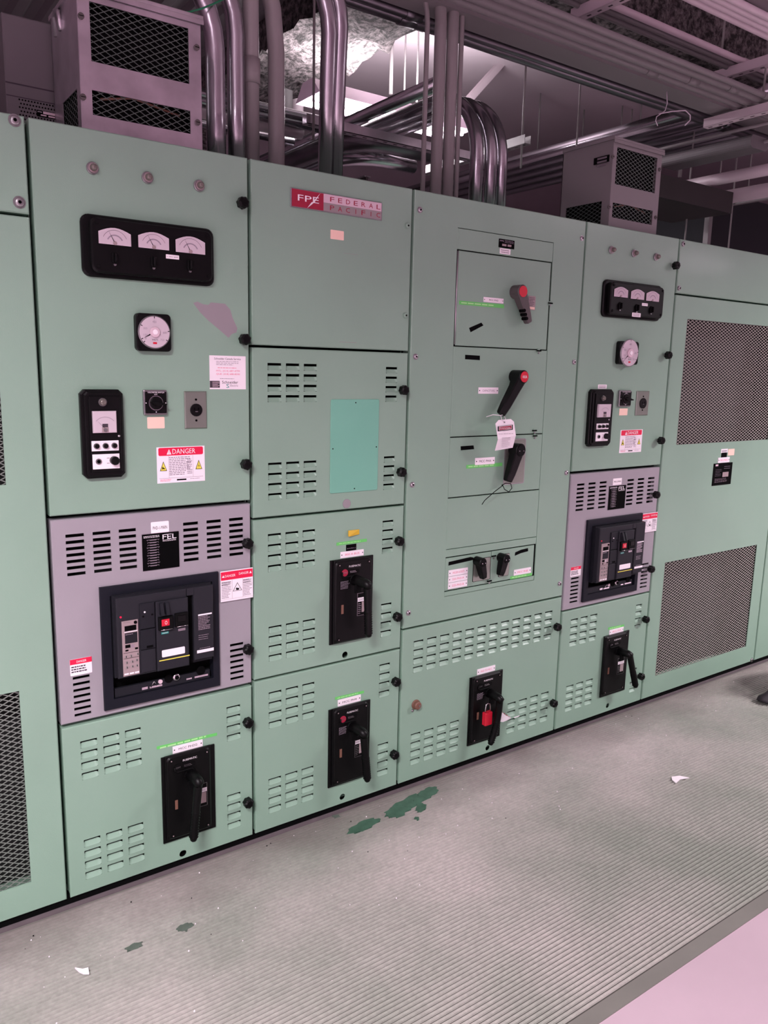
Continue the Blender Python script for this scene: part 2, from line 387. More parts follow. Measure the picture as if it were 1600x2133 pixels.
STAINS = [(757, 1720, 34, 9, -.38, 'stain'), (850, 1674, 50, 12, -.42, 'stain'), (829, 1690, 24, 11, -.3, 'stain'), (893, 1650, 22, 9, -.3, 'stain'), (877, 1682, 13, 8, -.3, 'stain'), (868, 1704, 5, 3, 0, 'stain'),
          (385, 1931, 17, 7, -.3, 'staindull'), (279, 1972, 20, 6, -.35, 'staindull'), (700, 1700, 8, 3, 0, 'staindull')]
for k, (u, v, lu, lv, an, m) in enumerate(STAINS):
    o = blob('paint_stain', blob_shape(u, v, lu, lv, an, k), .0084+.00015*k, m, None)
    o.parent = rubber; o.location = o.location-rubber.location

# ================================================================ switchgear
ZT, ZB = 2.29, .04
def knob(door, u, v):
    x, z = F(u, v, -.028); b = MB(); n = 30
    b.disc(x, z, .007, -.014, 0, 'steel', 10)
    pl = []
    for k in range(n):
        a = 2*math.pi*k/n; r = .0168+.0012*math.cos(7*a+x*7); pl.append((x+r*math.cos(a), z+r*math.sin(a)))
    b.prism(pl, -.036, -.012, 'black', .005); b.disc(x, z, .007, -.0375, -.034, 'blackmatte', 12)
    b.build('door_knob', door)
def screw(par, u, v, r=.011, m='steel', y=0.0, name='screw'):
    x, z = F(u, v, y-.004); b = MB(); b.disc(x, z, r*1.25, y-.0015, y, m, 14); b.dome(x, z, r, y-.0075, y-.001, m); b.disc(x, z, r*.35, y-.0082, y-.006, 'dark', 8); b.build(name, par)
def lv_grid(TL, BR, nc, nr, fw=.74, fh=.66, x01=None):
    x0, x1, z0, z1 = R4(*TL, *BR)
    if x01: x0, x1 = x01
    w = (x1-x0)/(nc-1+fw) if nc > 1 else (x1-x0)/fw; h = (z1-z0)/(nr-1+fh)
    return [(x0+c*w, x0+c*w+w*fw, z1-r*h-h*fh, z1-r*h) for r in range(nr) for c in range(nc)]
def hood(b, x0, x1, z0, z1, m):
    # pressed louvre: tongue bent inwards below the slot, open along its top edge
    n = 12; i = b.mi(m); h = z1-z0; d = .0098; rows = []
    for t in (0, .12, .3, .55, .8, 1):
        r = []
        for k in range(n+1):
            s_ = k/n; q = min(s_, 1-s_)*n/2.2; e = 1 if q >= 1 else math.sin(q*math.pi/2)**.7
            zz = z0+h*.64*t+(1-e)*h*.10*(1-t)
            r.append(b.bm.verts.new((x0+(x1-x0)*s_, d*e*(t**.85), zz)))
        rows.append(r)
    for a, c in zip(rows[:-1], rows[1:]):
        for k in range(n):
            f = b.bm.faces.new((a[k], a[k+1], c[k+1], c[k])); f.material_index = i; f.smooth = True
def door(cab, name, x0, x1, z0, z1, m='green', louvers=(), slots=(), openings=(), rounds=(), knobs=(), th=.045, label=None):
    b = MB(); holes = list(slots)+list(openings)
    holes += [tuple(L) for L in louvers]
    b.plate(x0, x1, z0, z1, 0.0, th, m, holes, rounds)
    for L in louvers: hood(b, *L, m)
    o = b.build(name, cab)
    if label: o['label'] = label
    for u, v in knobs: knob(o, u, v)
    return o
def cabinet(x0, x1, label, splits, m='green'):
    cab = thing('switchgear_cabinet', ((x0+x1)/2, .45, 0), label, 'electrical cabinet')
    b = MB(); t = .004; a, c = x0+.003, x1-.003
    b.box(a, a+t, .060, .9, .05, ZT-.004, m); b.box(c-t, c, .060, .9, .05, ZT-.004, m)
    b.box(a, c, .047, .9, ZT-.008, ZT-.004, m); b.box(a, c, .896, .9, .05, ZT-.008, m); b.box(a, c, .03, .9, .05, .056, m)
    b.box(a+t, c-t, .16, .165, .06, ZT-.01, 'inside')
    b.box(a+t, a+.03, .0475, .16, .056, ZT-.01, 'dark'); b.box(c-.03, c-t, .0475, .16, .056, ZT-.01, 'dark')
    for z in splits: b.box(a+.03, c-.03, .0475, .158, z-.015, z+.015, 'dark')
    b.build('carcass', cab)
    b = MB(); b.box(x0, x1, .004, .88, 0, .015, 'rail'); b.box(x0, x1, .010, .88, .015, .05, 'dark'); b.build('base_channel', cab)  # dark upper strip stands in for the shadow line under the doors
    return cab
def label_plate(par, r, text='', y=0.0, ink='ink', th=.0025, m='paper', holes=True, name='nameplate'):
    x0, x1, z0, z1 = r; b = MB(); b.box(x0, x1, y-th, y, z0, z1, m)
    h = z1-z0; w = x1-x0
    if holes:
        for xx in (x0+h*.22, x1-h*.22): b.disc(xx, (z0+z1)/2, h*.09, y-th-.0006, y-th, 'dark', 8)
    if text:
        tw = min(w*.62, h*.5*len(text)*.75); b.text(text, (x0+x1-tw)/2, (x0+x1+tw)/2, z0+h*.34, z0+h*.66, y-th-.0005, ink)
    return b.build(name, par)
def sticker(par, r, m='white', y=0.0, name='sticker', text=None, ink='ink', fine=0, seed=1, mark=False):
    x0, x1, z0, z1 = r; b = MB(); h = z1-z0; w = x1-x0
    b.rrect(x0, x1, z0, z1, min(w, h)*.08, y-.0008, y, m)
    if text: b.text(text, x0+w*.1, x1-w*.1, z0+h*.38, z0+h*.64, y-.0012, ink)
    if fine: b.lines(x0+w*.1, x1-w*.1, z0+h*.12, z1-h*.15, fine, y-.0012, 'inkgray', seed)
    return b.build(name, par)
def tri(b, cx, z0, w, h, y, m): b.face([(cx-w/2, y, z0), (cx+w/2, y, z0), (cx, y, z0+h)], m)
def danger_wide(par, r):
    x0, x1, z0, z1 = r; w, h = x1-x0, z1-z0; b = MB(); b.box(x0, x1, -.0008, 0, z0, z1, 'paper')
    X = lambda t: x0+w*t
    Z = lambda t: z1-h*t
    b.rrect(X(.035), X(.965), Z(.24), Z(.02), h*.04, -.0012, -.0008, 'dangerred')
    b.text('DANGER', X(.32), X(.80), Z(.20), Z(.06), -.0016, 'paper')
    tri(b, X(.25), Z(.21), w*.10, h*.15, -.0016, 'paper')
    b.rect(X(.246), X(.254), Z(.185), Z(.11), -.0020, 'dangerred')
    for cx in (.13, .87):
        tri(b, X(cx), Z(.66), w*.145, h*.27, -.0012, 'dark'); tri(b, X(cx), Z(.645), w*.115, h*.22, -.0016, 'yellow')
    b.face([(X(.87), -.002, Z(.50)), (X(.857), -.002, Z(.57)), (X(.872), -.002, Z(.565)), (X(.868), -.002, Z(.63)), (X(.885), -.002, Z(.55)), (X(.87), -.002, Z(.555))], 'dark')
    b.face([(X(.105), -.002, Z(.56)), (X(.10), -.002, Z(.62)), (X(.13), -.002, Z(.60)), (X(.155), -.002, Z(.62)), (X(.15), -.002, Z(.57)), (X(.13), -.002, Z(.58)), (X(.12), -.002, Z(.53))], 'dark')
    b.lines(X(.25), X(.72), Z(.80), Z(.27), 11, -.0012, 'inkgray', 4); b.lines(X(.62), X(.73), Z(.78), Z(.34), 9, -.0012, 'inkgray', 5)
    for t in (.24, .745): b.rect(X(t), X(t+.004), Z(.86), Z(.25), -.0012, 'inkgray')
    b.rect(X(.04), X(.96), Z(.87), Z(.862), -.0012, 'inkgray')
    b.rect(X(.40), X(.60), Z(.945), Z(.905), -.0012, 'dark'); b.lines(X(.06), X(.3), Z(.96), Z(.89), 2, -.0012, 'inkpink', 8); b.lines(X(.68), X(.93), Z(.93), Z(.90), 1, -.0012, 'inkgray', 9)
    return b.build('danger_sticker', par, label='red DANGER sticker with two yellow triangles')
def danger_tall(par, r):
    x0, x1, z0, z1 = r; w, h = x1-x0, z1-z0; b = MB(); b.box(x0, x1, -.0065, -.0057, z0, z1, 'paper'); y = -.0069
    X = lambda t: x0+w*t
    Z = lambda t: z1-h*t
    b.rect(X(.01), X(.99), Z(.30), Z(.03), y, 'dangerred'); y2 = y-.0004
    tri(b, X(.08), Z(.21), w*.08, h*.08, y2, 'paper'); b.text('DANGER', X(.13), X(.45), Z(.21), Z(.13), y2, 'paper')
    b.text('DANGER', X(.56), X(.86), Z(.18), Z(.10), y2, 'paper'); tri(b, X(.92), Z(.18), w*.08, h*.08, y2, 'paper')
    b.lines(X(.03), X(.33), Z(.90), Z(.34), 11, y, 'inkgray', 1); b.lines(X(.69), X(.98), Z(.90), Z(.34), 11, y, 'inkgray', 2)
    for zz in (.36, .43): b.lines(X(.03), X(.32), Z(zz+.04), Z(zz), 1, y, 'ink', 3); b.lines(X(.69), X(.98), Z(zz+.04), Z(zz), 1, y, 'ink', 3)
    tri(b, X(.51), Z(.70), w*.29, h*.28, y, 'ink'); tri(b, X(.51), Z(.685), w*.24, h*.235, y2, 'paper')
    b.face([(X(.47), y2-.0004, Z(.67)), (X(.55), y2-.0004, Z(.67)), (X(.57), y2-.0004, Z(.60)), (X(.52), y2-.0004, Z(.62)), (X(.49), y2-.0004, Z(.58)), (X(.46), y2-.0004, Z(.62))], 'dark')
    for t in (.345, .675): b.rect(X(t), X(t+.006), Z(.93), Z(.31), y, 'inkgray')
    b.rect(X(.0), X(1), Z(.935), Z(.93), y, 'inkgray')
    return b.build('danger_sticker', par, label='white sticker with two DANGER headings and a black triangle')
def danger_small(par, r):
    x0, x1, z0, z1 = r; w, h = x1-x0, z1-z0; b = MB(); b.rrect(x0, x1, z0, z1, h*.05, -.0012, 0, 'paper')
    b.rect(x0, x1, z1-h*.32, z1, -.0016, 'dangerred'); b.text('DANGER', x0+w*.3, x1-w*.25, z1-h*.24, z1-h*.1, -.002, 'paper')
    b.lines(x0+w*.05, x1-w*.05, z0+h*.15, z1-h*.4, 3, -.0016, 'ink', 6, .5)
    return b.build('danger_sticker', par, label='small red topped DANGER sticker above the slots')
def indicator(cab, u, v):
    x, z = F(u, v, -.018); b = MB(); b.disc(x, z, .0165, -.007, 0, 'steel', 20, .002); b.disc(x, z, .0125, -.012, -.006, 'tripunit', 20)
    o = b.build('indicator_lamp', cab)
    b = MB(); b.dome(x, z, .0095, -.026, -.010, 'lens', 18); b.build('lens', o)
def needle(b, cx, cz, y, ang, L, m='dark', wd=.0012):
    dx, dz = math.cos(ang), math.sin(ang); nx, nz = -dz*wd, dx*wd
    b.face([(cx-nx, y, cz-nz), (cx+nx, y, cz+nz), (cx+dx*L, y, cz+dz*L)], m)
def meter_panel(cab, TL, BR, dials, toggles, tags, ang, D=.034, label='wide black panel of three arched ammeters'):
    # black moulded case with three arched ammeters; TL/BR give its front face
    x0, x1, z0, z1 = R4(*TL, *BR, -D); b = MB()
    b.rrect(x0-.020, x1+.014, z0-.010, z1+.010, .022, -.012, 0, 'black', .004)
    b.rrect(x0, x1, z0, z1, .018, -D, -.014, 'black', .004)
    o = b.build('meter_panel', cab); o['label'] = label
    for (a, t, c, d) in dials:
        ax, cx, zb, zt = R4(a, t, c, d, -D); b = MB(); w = cx-ax; h = zt-zb; pl = [(ax, zb), (cx, zb)]
        for k in range(9):
            q = k/8; pl.append((cx-w*q, zt-h*.28*(1-math.sin(math.pi*q))))
        b.prism([(ax+w/2+(x-ax-w/2)*1.07, zb+h/2+(z-zb-h/2)*1.08) for x, z in pl], -D-.0012, -D, 'blackmatte'); b.prism(pl, -D-.002, -D-.001, 'glassface')
        ccx, ccz = ax+w*.5, zb+h*.08
        n = 12
        for rr, mm, tk in ((h*.78, 'ink', .0008), (h*.45, 'inkgray', .0035)):
            pr = []
            for k in range(n+1):
                aa = math.radians(25+130*k/n); pr.append((aa, rr))
            for (a1, _), (a2, _) in zip(pr[:-1], pr[1:]):
                b.face([(ccx+math.cos(a1)*rr, -D-.0024, ccz+math.sin(a1)*rr), (ccx+math.cos(a2)*rr, -D-.0024, ccz+math.sin(a2)*rr), (ccx+math.cos(a2)*(rr+tk), -D-.0024, ccz+math.sin(a2)*(rr+tk)), (ccx+math.cos(a1)*(rr+tk), -D-.0024, ccz+math.sin(a1)*(rr+tk))], mm)
        needle(b, ccx, ccz, -D-.003, math.radians(ang), h*.85); b.disc(ccx, ccz+h*.02, h*.12, -D-.0035, -D-.0022, 'tripunit', 10)
        b.build('ammeter_dial', o)
    for (u, v) in toggles:
        x, z = F(u, v, -D-.01); b = MB(); b.rrect(x-.008, x+.008, z-.016, z+.016, .007, -D-.006, -D, 'blackmatte', .002)
        b.box(x-.0035, x+.0035, -D-.018, -D-.004, z-.012, z+.012, 'black', .002); b.disc(x, z-.017, .004, -D-.004, -D, 'steel', 8); b.build('phase_switch', o)
    for t in tags:
        sticker(o, R4(*t[:4], -D), y=-D, text=t[4], name='label_tag', fine=t[5])
    for xx, zz in ((x0+.016, z1-.014), (x1-.014, z1-.014), (x0+.016, z0+.016), (x1-.014, z0+.016)):
        b = MB(); b.disc(xx, zz, .0055, -D-.0035, -D, 'blackmatte', 10, .001); b.build('screw', o)
    return o
def volt_meter(cab, TL, BR, ang, C):
    D = .022; x0, x1, z0, z1 = R4(*TL, *BR, -D); b = MB(); b.rrect(x0, x1, z0, z1, .012, -D, 0, 'black', .003)
    cx, cz = F(*C, -D); r = (x1-x0)*.43
    for xx in (x0+.01, x1-.01):
        for zz in (z0+.01, z1-.01): b.disc(xx, zz, .0035, -D-.001, -D, 'blackmatte', 8)
    o = b.build('round_meter', cab)
    b = MB(); b.disc(cx, cz, r*1.08, -D-.004, -D, 'steel', 32, .002); b.disc(cx, cz, r, -D-.005, -D-.002, 'glassface', 32)
    y = -D-.0056
    for a in (90, 155, 5, -32, 208, 222):
        a = math.radians(a); c_, s_ = math.cos(a), math.sin(a); wn = .0011
        b.face([(cx+c_*r*.88-s_*wn, y, cz+s_*r*.88+c_*wn), (cx+c_*r*.88+s_*wn, y, cz+s_*r*.88-c_*wn), (cx+c_*r+s_*wn, y, cz+s_*r-c_*wn), (cx+c_*r-s_*wn, y, cz+s_*r+c_*wn)], 'dark')
    for s, px, pz in (('450', 0, .66), ('300', -.62, .22), ('600', .68, 0), ('750', .5, -.48), ('0', -.6, -.42), ('150', -.6, -.2)):
        ww = .13 if len(s) > 1 else .04
        b.text(s, cx+r*(px-ww), cx+r*(px+ww), cz+r*(pz-.07), cz+r*(pz+.07), y, 'inkgray')
    b.text('VOLTS', cx-r*.2, cx+r*.2, cz-r*.54, cz-r*.43, y, 'ink'); b.rect(cx-r*.13, cx+r*.13, cz-r*.76, cz-r*.64, y, 'red')
    a = math.radians(ang); needle(b, cx, cz, y-.0004, a, r*.86, wd=.003)
    b.disc(cx, cz, r*.34, y-.006, y, 'pinkplate', 20, .002); b.disc(cx, cz, r*.17, y-.0085, y-.005, 'paper', 14, .001)
    b.build('dial', o)
def relay_panel(cab, TL, BR, lamp, meter, scr, p1, btn, p2, b2, k2):
    # tall black synchronising panel: lamp, square meter, two white switch plates
    D = .030; x0, x1, z0, z1 = R4(*TL, *BR, -D); b = MB()
    def oct_(a, c, e, f, q): return [(a+q, e), (c-q, e), (c, e+q), (c, f-q), (c-q, f), (a+q, f), (a, f-q), (a, e+q)]
    b.prism(oct_(x0-.012, x1+.004, z0-.006, z1+.006, .012), -.018, 0, 'black', .003); b.prism(oct_(x0-.003, x1, z0, z1, .008), -D+.006, -.018, 'black', .003); b.box(x0+.008, x1-.008, -D, -D+.007, z0+.012, z1-.012, 'black', .002)
    o = b.build('relay_panel', cab)
    x, z = F(*lamp, -D-.008); b = MB(); b.disc(x, z, .0115, -D-.004, -D, 'steel', 16); b.dome(x, z, .010, -D-.014, -D-.003, 'lens', 14); b.build('indicator_lamp', o)
    mx0, mx1, mz0, mz1 = R4(*meter, -D-.008); b = MB(); b.box(mx0, mx1, -D-.010, -D, mz0, mz1, 'glassface', .002); w = mx1-mx0; h = mz1-mz0
    cx, cz = (mx0+mx1)/2, mz0+h*.2; y = -D-.0106
    for k in range(10):
        a1, a2 = math.radians(40+10*k), math.radians(50+10*k); rr = h*.52
        b.face([(cx+math.cos(a1)*rr, y, cz+math.sin(a1)*rr), (cx+math.cos(a2)*rr, y, cz+math.sin(a2)*rr), (cx+math.cos(a2)*(rr+.0012), y, cz+math.sin(a2)*(rr+.0012)), (cx+math.cos(a1)*(rr+.0012), y, cz+math.sin(a1)*(rr+.0012))], 'inkgray')
    needle(b, cx, cz, y, math.radians(135), h*.55, 'ink', .0006)
    b.rect(cx-w*.14, cx+w*.14, mz0+h*.03, mz0+h*.26, y, 'tripunit'); b.rect(cx-w*.12, cx+w*.12, mz0+h*.26, mz0+h*.42, y, 'ink'); b.disc(cx, mz0+h*.14, h*.09, y-.002, y, 'steel', 12)
    b.build('square_meter', o)
    b = MB(); xs, zs = F(*scr, -D); b.dome(xs, zs, .004, -D-.004, -D, 'chrome', 10); b.build('screw', o)
    r1 = R4(*p1, -D-.002); b = MB(); b.box(r1[0], r1[1], -D-.003, -D, r1[2], r1[3], 'white')
    for t in (.17, .5, .83):
        xx = r1[0]+(r1[1]-r1[0])*t; zz = (r1[2]+r1[3])/2; b.disc(xx, zz, .0085, -D-.006, -D-.003, 'steel', 14); b.disc(xx, zz, .0062, -D-.013, -D-.003, 'black', 12, .001)
    b.build('button_plate', o)
    r2 = R4(*p2, -D-.002); b = MB(); b.box(r2[0], r2[1], -D-.003, -D, r2[2], r2[3], 'white'); w = r2[1]-r2[0]; h = r2[3]-r2[2]
    b.disc(r2[0]+w*.21, r2[2]+h*.52, .0085, -D-.006, -D-.003, 'steel', 14); b.disc(r2[0]+w*.21, r2[2]+h*.52, .005, -D-.008, -D-.004, 'dark', 12)
    b.disc(r2[0]+w*.79, r2[2]+h*.55, .0125, -D-.020, -D-.003, 'black', 14, .003)
    b.lines(r2[0]+w*.52, r2[0]+w*.64, r2[2]+h*.2, r2[3]-h*.1, 2, -D-.0034, 'inkgray', 3, .12); b.build('switch_plate', o)
def selector(cab, TL, BR):
    x0, x1, z0, z1 = R4(*TL, *BR, -.01); b = MB(); b.rrect(x0, x1, z0, z1, .004, -.012, 0, 'steel', .002); b.rrect(x0+.004, x1-.003, z0+.005, z1-.005, .003, -.014, -.011, 'black')
    w = x1-x0; h = z1-z0; cx, cz = (x0+x1)/2, z0+h*.48; b.text('VOLTMETER SWITCH', x0+w*.16, x1-w*.14, z1-h*.13, z1-h*.07, -.0146, 'paper'); b.text('OFF', cx-w*.07, cx+w*.07, z1-h*.2, z1-h*.155, -.0146, 'paper')
    for dx, dz in ((-.42, 0), (.42, 0), (0, -.36)): b.disc(cx+w*dx, cz+h*dz, .0016, -.0148, -.014, 'paper', 6)
    o = b.build('selector_switch', cab)
    b = MB(); r = w*.31
    for k in range(28):
        a1, a2 = 2*math.pi*k/28, 2*math.pi*(k+1)/28
        b.face([(cx+math.cos(a1)*r, -.0155, cz+math.sin(a1)*r), (cx+math.cos(a2)*r, -.0155, cz+math.sin(a2)*r), (cx+math.cos(a2)*r*.9, -.0155, cz+math.sin(a2)*r*.9), (cx+math.cos(a1)*r*.9, -.0155, cz+math.sin(a1)*r*.9)], 'silver')
    b.disc(cx, cz, r*.88, -.024, -.014, 'black', 22, .003); b.prism([(cx-r*.95, cz+r*.12), (cx-r*.4, cz-r*.28), (cx+r*1.2, cz-r*.25), (cx+r*1.25, cz-r*.1), (cx-r*.3, cz+r*.35)], -.036, -.022, 'blackmatte', .002)
    b.build('selector_knob', o)
def outlet(cab, TL, BR):
    x0, x1, z0, z1 = R4(*TL, *BR, -.005); b = MB(); b.box(x0, x1, -.006, 0, z0, z1, 'outletmetal', .003); w = x1-x0; h = z1-z0; cx, cz = (x0+x1)/2, (z0+z1)/2
    for t in (.22, .78): b.disc(cx, z0+h*t, .0035, -.0075, -.006, 'dark', 8)
    o = b.build('power_outlet', cab)
    b = MB(); b.disc(cx, cz, w*.27, -.010, -.0055, 'black', 20, .001)
    for dx, dz, a in ((-.09, .03, .5), (.09, .03, -.5)): b.box(cx+w*dx-.002, cx+w*dx+.002, -.0106, -.0098, cz+h*dz-.004, cz+h*dz+.004, 'dark')
    b.box(cx-.004, cx+.004, -.0106, -.0098, cz-h*.05, cz-h*.03, 'steel'); b.build('socket', o)
def fuse_switch(cab, P0, P1, B0, B1, root, elbow, end, text='OFF', word='FUSEMATIC', red=False, tag=True, warn=True, curve=0.0, tip=-.082):
    x0, x1, z0, z1 = R4(*P0, *P1); b = MB(); b.box(x0, x1, -.006, 0, z0, z1, 'black', .001)
    bx0, bx1, bz0, bz1 = R4(*B0, *B1, -.020); D = .020
    b.box(bx0-.003, bx1+.003, -.014, -.006, bz0-.002, bz1+.002, 'black', .002)
    b.rrect(bx0, bx1, bz0, bz1, .014, -D, -.012, 'black', .004)
    w = bx1-bx0; h = bz1-bz0; X = lambda t: bx0+w*t; Z = lambda t: bz1-h*t; y = -D-.0006
    b.text(word, X(.36), X(.68), Z(.085), Z(.062), y, 'paper')
    # embossed ridge around the indicator window
    rz = [(X(.17), Z(.13)), (X(.17), Z(.175)), (X(.22), Z(.195)), (X(.55), Z(.19)), (X(.62), Z(.215))]
    b.tube([(a, -D-.002, c) for a, c in rz], .0032, 'blackmatte', 8)
    b.rrect(X(.36), X(.64), Z(.165), Z(.115), .002, y-.001, -D, 'blackmatte'); b.lines(X(.38), X(.62), Z(.155), Z(.125), 2, y-.0014, 'silver', 2, .4)
    b.disc(X(.245), Z(.142), w*.085, y-.0012, -D, 'crimson' if red else 'blackmatte', 14); b.text('ON' if red else 'OFF', X(.195), X(.30), Z(.152), Z(.132), y-.0018, 'silver')
    if warn:
        b.rect(X(.11), X(.40), Z(.345), Z(.235), y, 'blackmatte'); b.lines(X(.13), X(.39), Z(.34), Z(.24), 7, y-.0003, 'inkgray', 12, .35)
    b.box(X(.16), X(.22), -D-.002, -D, Z(.64), Z(.53), 'brownplug')
    o = b.build('fuse_switch', cab)
    for xx, zz in ((.10, .045), (.91, .045), (.10, .955), (.91, .955)):
        c = MB(); c.disc(X(xx), Z(zz), .0048, y-.0022, -D, 'blackmatte', 10, .001); c.disc(X(xx), Z(zz), .0022, y-.0026, -D, 'tripunit', 8); c.build('screw', o)
    if tag:
        c = MB(); a = (X(.60), X(.90)); c.box(a[0], a[1], -D-.0012, -D, Z(.70), Z(.42), 'silver'); c.box(a[0]+.0012, a[1]-.0012, -D-.0016, -D-.001, Z(.697), Z(.423), 'blackmatte')
        c.rect(a[0]+.001, a[1]-.001, Z(.525), Z(.475), -D-.0021, 'paper'); c.lines(a[0]+.004, a[1]-.004, Z(.515), Z(.485), 2, -D-.0025, 'ink', 3, .3)
        c.rect(a[0]+(a[1]-a[0])*.4, a[1]-.004, Z(.66), Z(.53), -D-.0021, 'tripunit'); c.lines(a[0]+.003, a[0]+(a[1]-a[0])*.35, Z(.68), Z(.54), 6, -D-.0021, 'silver', 5, .3); c.build('rating_label', o)
    rx, rz_ = F(*root, -D); ex, ez = F(*elbow, -.088); tx, tz = F(*end, tip); c = MB()
    c.disc(rx, rz_, .021, -D-.008, -D, 'blackmatte', 16, .002)
    A = Vector((rx, -D, rz_)); Bp = Vector((ex, -.088, ez)); T = Vector((tx, tip, tz))
    c.tube([A, A.lerp(Bp, .5), A.lerp(Bp, .9), Bp+Vector((0, -.004, -.004)), Bp.lerp(T, .06)], .015, 'black', 12, radii=[.021, .019, .0175, .017, .0155])
    pts, rad = [], []; n = 44
    for k in range(n+1):
        t = k/n; p = Bp.lerp(T, t); p = p+Vector((curve*math.sin(math.pi*t), 0, 0)); pts.append(p)
        r = .0150-.002*t
        if t > .5: r = .0130+(.0026 if k % 2 else -.0012)
        if t > .97: r *= .75
        rad.append(r)
    c.tube(pts, .013, 'black', 12, radii=rad)
    q = A.lerp(Bp, .42); c.box(q.x-.02, q.x+.004, q.y-.006, q.y+.002, q.z-.04, q.z-.008, 'blackmatte', .001)
    c.build('switch_handle', o)
    return o, (X, Z, D)
def breaker(cab, FT, FB, BT, BB, mir=False):
    # draw-out air circuit breaker behind its navy escutcheon
    x0, x1, z0, z1 = R4(*FT, *FB, -.01); W, H = x1-x0, z1-z0; b = MB(); m = W*.075
    b.plate(x0, x1, z0, z1, -.012, .012, 'navy', [(x0+m, x1-m*.85, z0+H*.085, z1-m)], c=.003, rim=.03, rimm='navy')
    b.rect(x0+m, x1-m*.85, z0+H*.085, z1-m, .019, 'dark')
    o = b.build('breaker_frame', cab); o['label'] = 'navy square frame around the circuit breaker'
    D = .045; bx0, bx1, bz0, bz1 = R4(*BT, *BB, -D); w, h = bx1-bx0, bz1-bz0; X = lambda t: bx0+w*t; Z = lambda t: bz1-h*t
    b = MB(); b.box(X(0)-.004, X(1)+.003, -.02, .018, Z(1)-.004, Z(0)+.004, 'charcoal2')
    b.box(X(0), X(.715), -D, -.02, Z(1), Z(0), 'charcoal', .003); b.box(X(.785), X(1), -D, -.02, Z(.955), Z(0), 'charcoal', .003); b.box(X(.714), X(.786), -D, -.02, Z(.09), Z(0), 'charcoal'); b.box(X(.714), X(.786), -.03, -.018, Z(1), Z(.08), 'dark')
    b.box(X(.38), X(.714), -D-.012, -D, Z(.985), Z(.10), 'charcoal', .003)
    b.box(X(.225), X(.375), -D-.006, -D, Z(.42), Z(.10), 'charcoal2', .002); b.box(X(.225), X(.375), -D-.006, -D, Z(.68), Z(.43), 'charcoal2', .002); b.box(X(.225), X(.375), -D-.004, -D, Z(.975), Z(.69), 'charcoal', .002)
    b.box(X(.28), X(.345), -D-.0068, -D-.005, Z(.665), Z(.635), 'dark'); y = -D-.0008
    b.disc(X(.04), Z(.23), .0032, y-.001, -D, 'dangerred', 10); b.disc(X(.27), Z(.205), .0028, -D-.008, -D-.005, 'paper', 8)
    for t in (.255, .345): b.disc(X(t), Z(.26 if t < .3 else .25), .0032, -D-.0066, -D-.005, 'dark', 8)
    # rating print on the right cover
    b.rect(X(.83), X(.98), Z(.375), Z(.355), y, 'paper'); b.lines(X(.83), X(.96), Z(.565), Z(.38), 9, y, 'silver', 5, .5); b.lines(X(.83), X(.95), Z(.70), Z(.62), 3, y, 'silver', 8, .25)
    b.rect(X(.81), X(.995), Z(.865), Z(.825), y, 'paper'); b.lines(X(.84), X(.96), Z(.81), Z(.80), 1, y, 'silver', 1, .5)
    yy = -D-.0126; b.rrect(X(.425), X(.665), Z(.81), Z(.72), .003, yy-.0005, -D-.011, 'paper'); b.rect(X(.395), X(.714), Z(.855), Z(.842), yy, 'yellow')
    b.rect(X(.425), X(.50), Z(.515), Z(.487), yy, 'tealtag'); b.text('open', X(.433), X(.492), Z(.51), Z(.495), yy-.0004, 'paper'); b.rect(X(.60), X(.675), Z(.51), Z(.48), yy, 'silver'); b.text('discharged', X(.605), X(.67), Z(.502), Z(.49), yy-.0004, 'ink')
    o = b.build('circuit_breaker', cab)
    c = MB(); y = -D-.004; c.box(X(.045), X(.205), y, -D, Z(.975), Z(.285), 'tripunit', .001); yt = y-.0006
    c.rect(X(.07), X(.185), Z(.41), Z(.345), yt, 'dark'); c.rect(X(.065), X(.195), Z(.425), Z(.415), yt, 'paper'); c.rect(X(.07), X(.192), Z(.565), Z(.435), yt, 'charcoal2'); c.lines(X(.075), X(.19), Z(.46), Z(.445), 1, yt-.0003, 'silver', 2)
    c.rect(X(.07), X(.12), Z(.62), Z(.58), yt, 'dark'); c.rect(X(.125), X(.16), Z(.625), Z(.585), yt, 'silver'); c.rect(X(.165), X(.195), Z(.655), Z(.63), yt, 'dark'); c.rect(X(.07), X(.10), Z(.66), Z(.64), yt, 'dark')
    c.rect(X(.05), X(.2), Z(.683), Z(.679), yt, 'dark'); c.disc(X(.178), Z(.315), .005, yt-.001, y, 'dark', 12)
    for (a, d) in ((.075, .725), (.125, .725), (.19, .715), (.08, .80), (.135, .80), (.18, .79), (.08, .86), (.135, .86), (.18, .86)): c.disc(X(a), Z(d), .0042, yt-.0012, y, 'platebrown', 10); c.rect(X(a)-.001, X(a)+.001, Z(d)-.003, Z(d)+.003, yt-.0017, 'dark')
    c.rect(X(.05), X(.2), Z(.752), Z(.748), yt, 'dark')
    for a in (.052, .104, .155): c.rect(X(a), X(a+.043), Z(.955), Z(.935), yt, 'paper')
    c.text('Micrologic', X(.06), X(.13), Z(.306), Z(.296), yt, 'ink'); c.build('trip_unit', o)
    c = MB(); c.box(X(.395), X(.545), -D-.022, -D-.012, Z(.455), Z(.29), 'blackmatte', .003); c.box(X(.565), X(.70), -D-.022, -D-.012, Z(.445), Z(.275), 'blackmatte', .003)
    c.box(X(.42), X(.50), -D-.0245, -D-.022, Z(.40), Z(.315), 'red', .001); c.text('O', X(.45), X(.475), Z(.38), Z(.335), -D-.025, 'paper'); c.box(X(.59), X(.67), -D-.0245, -D-.022, Z(.38), Z(.30), 'black', .001)
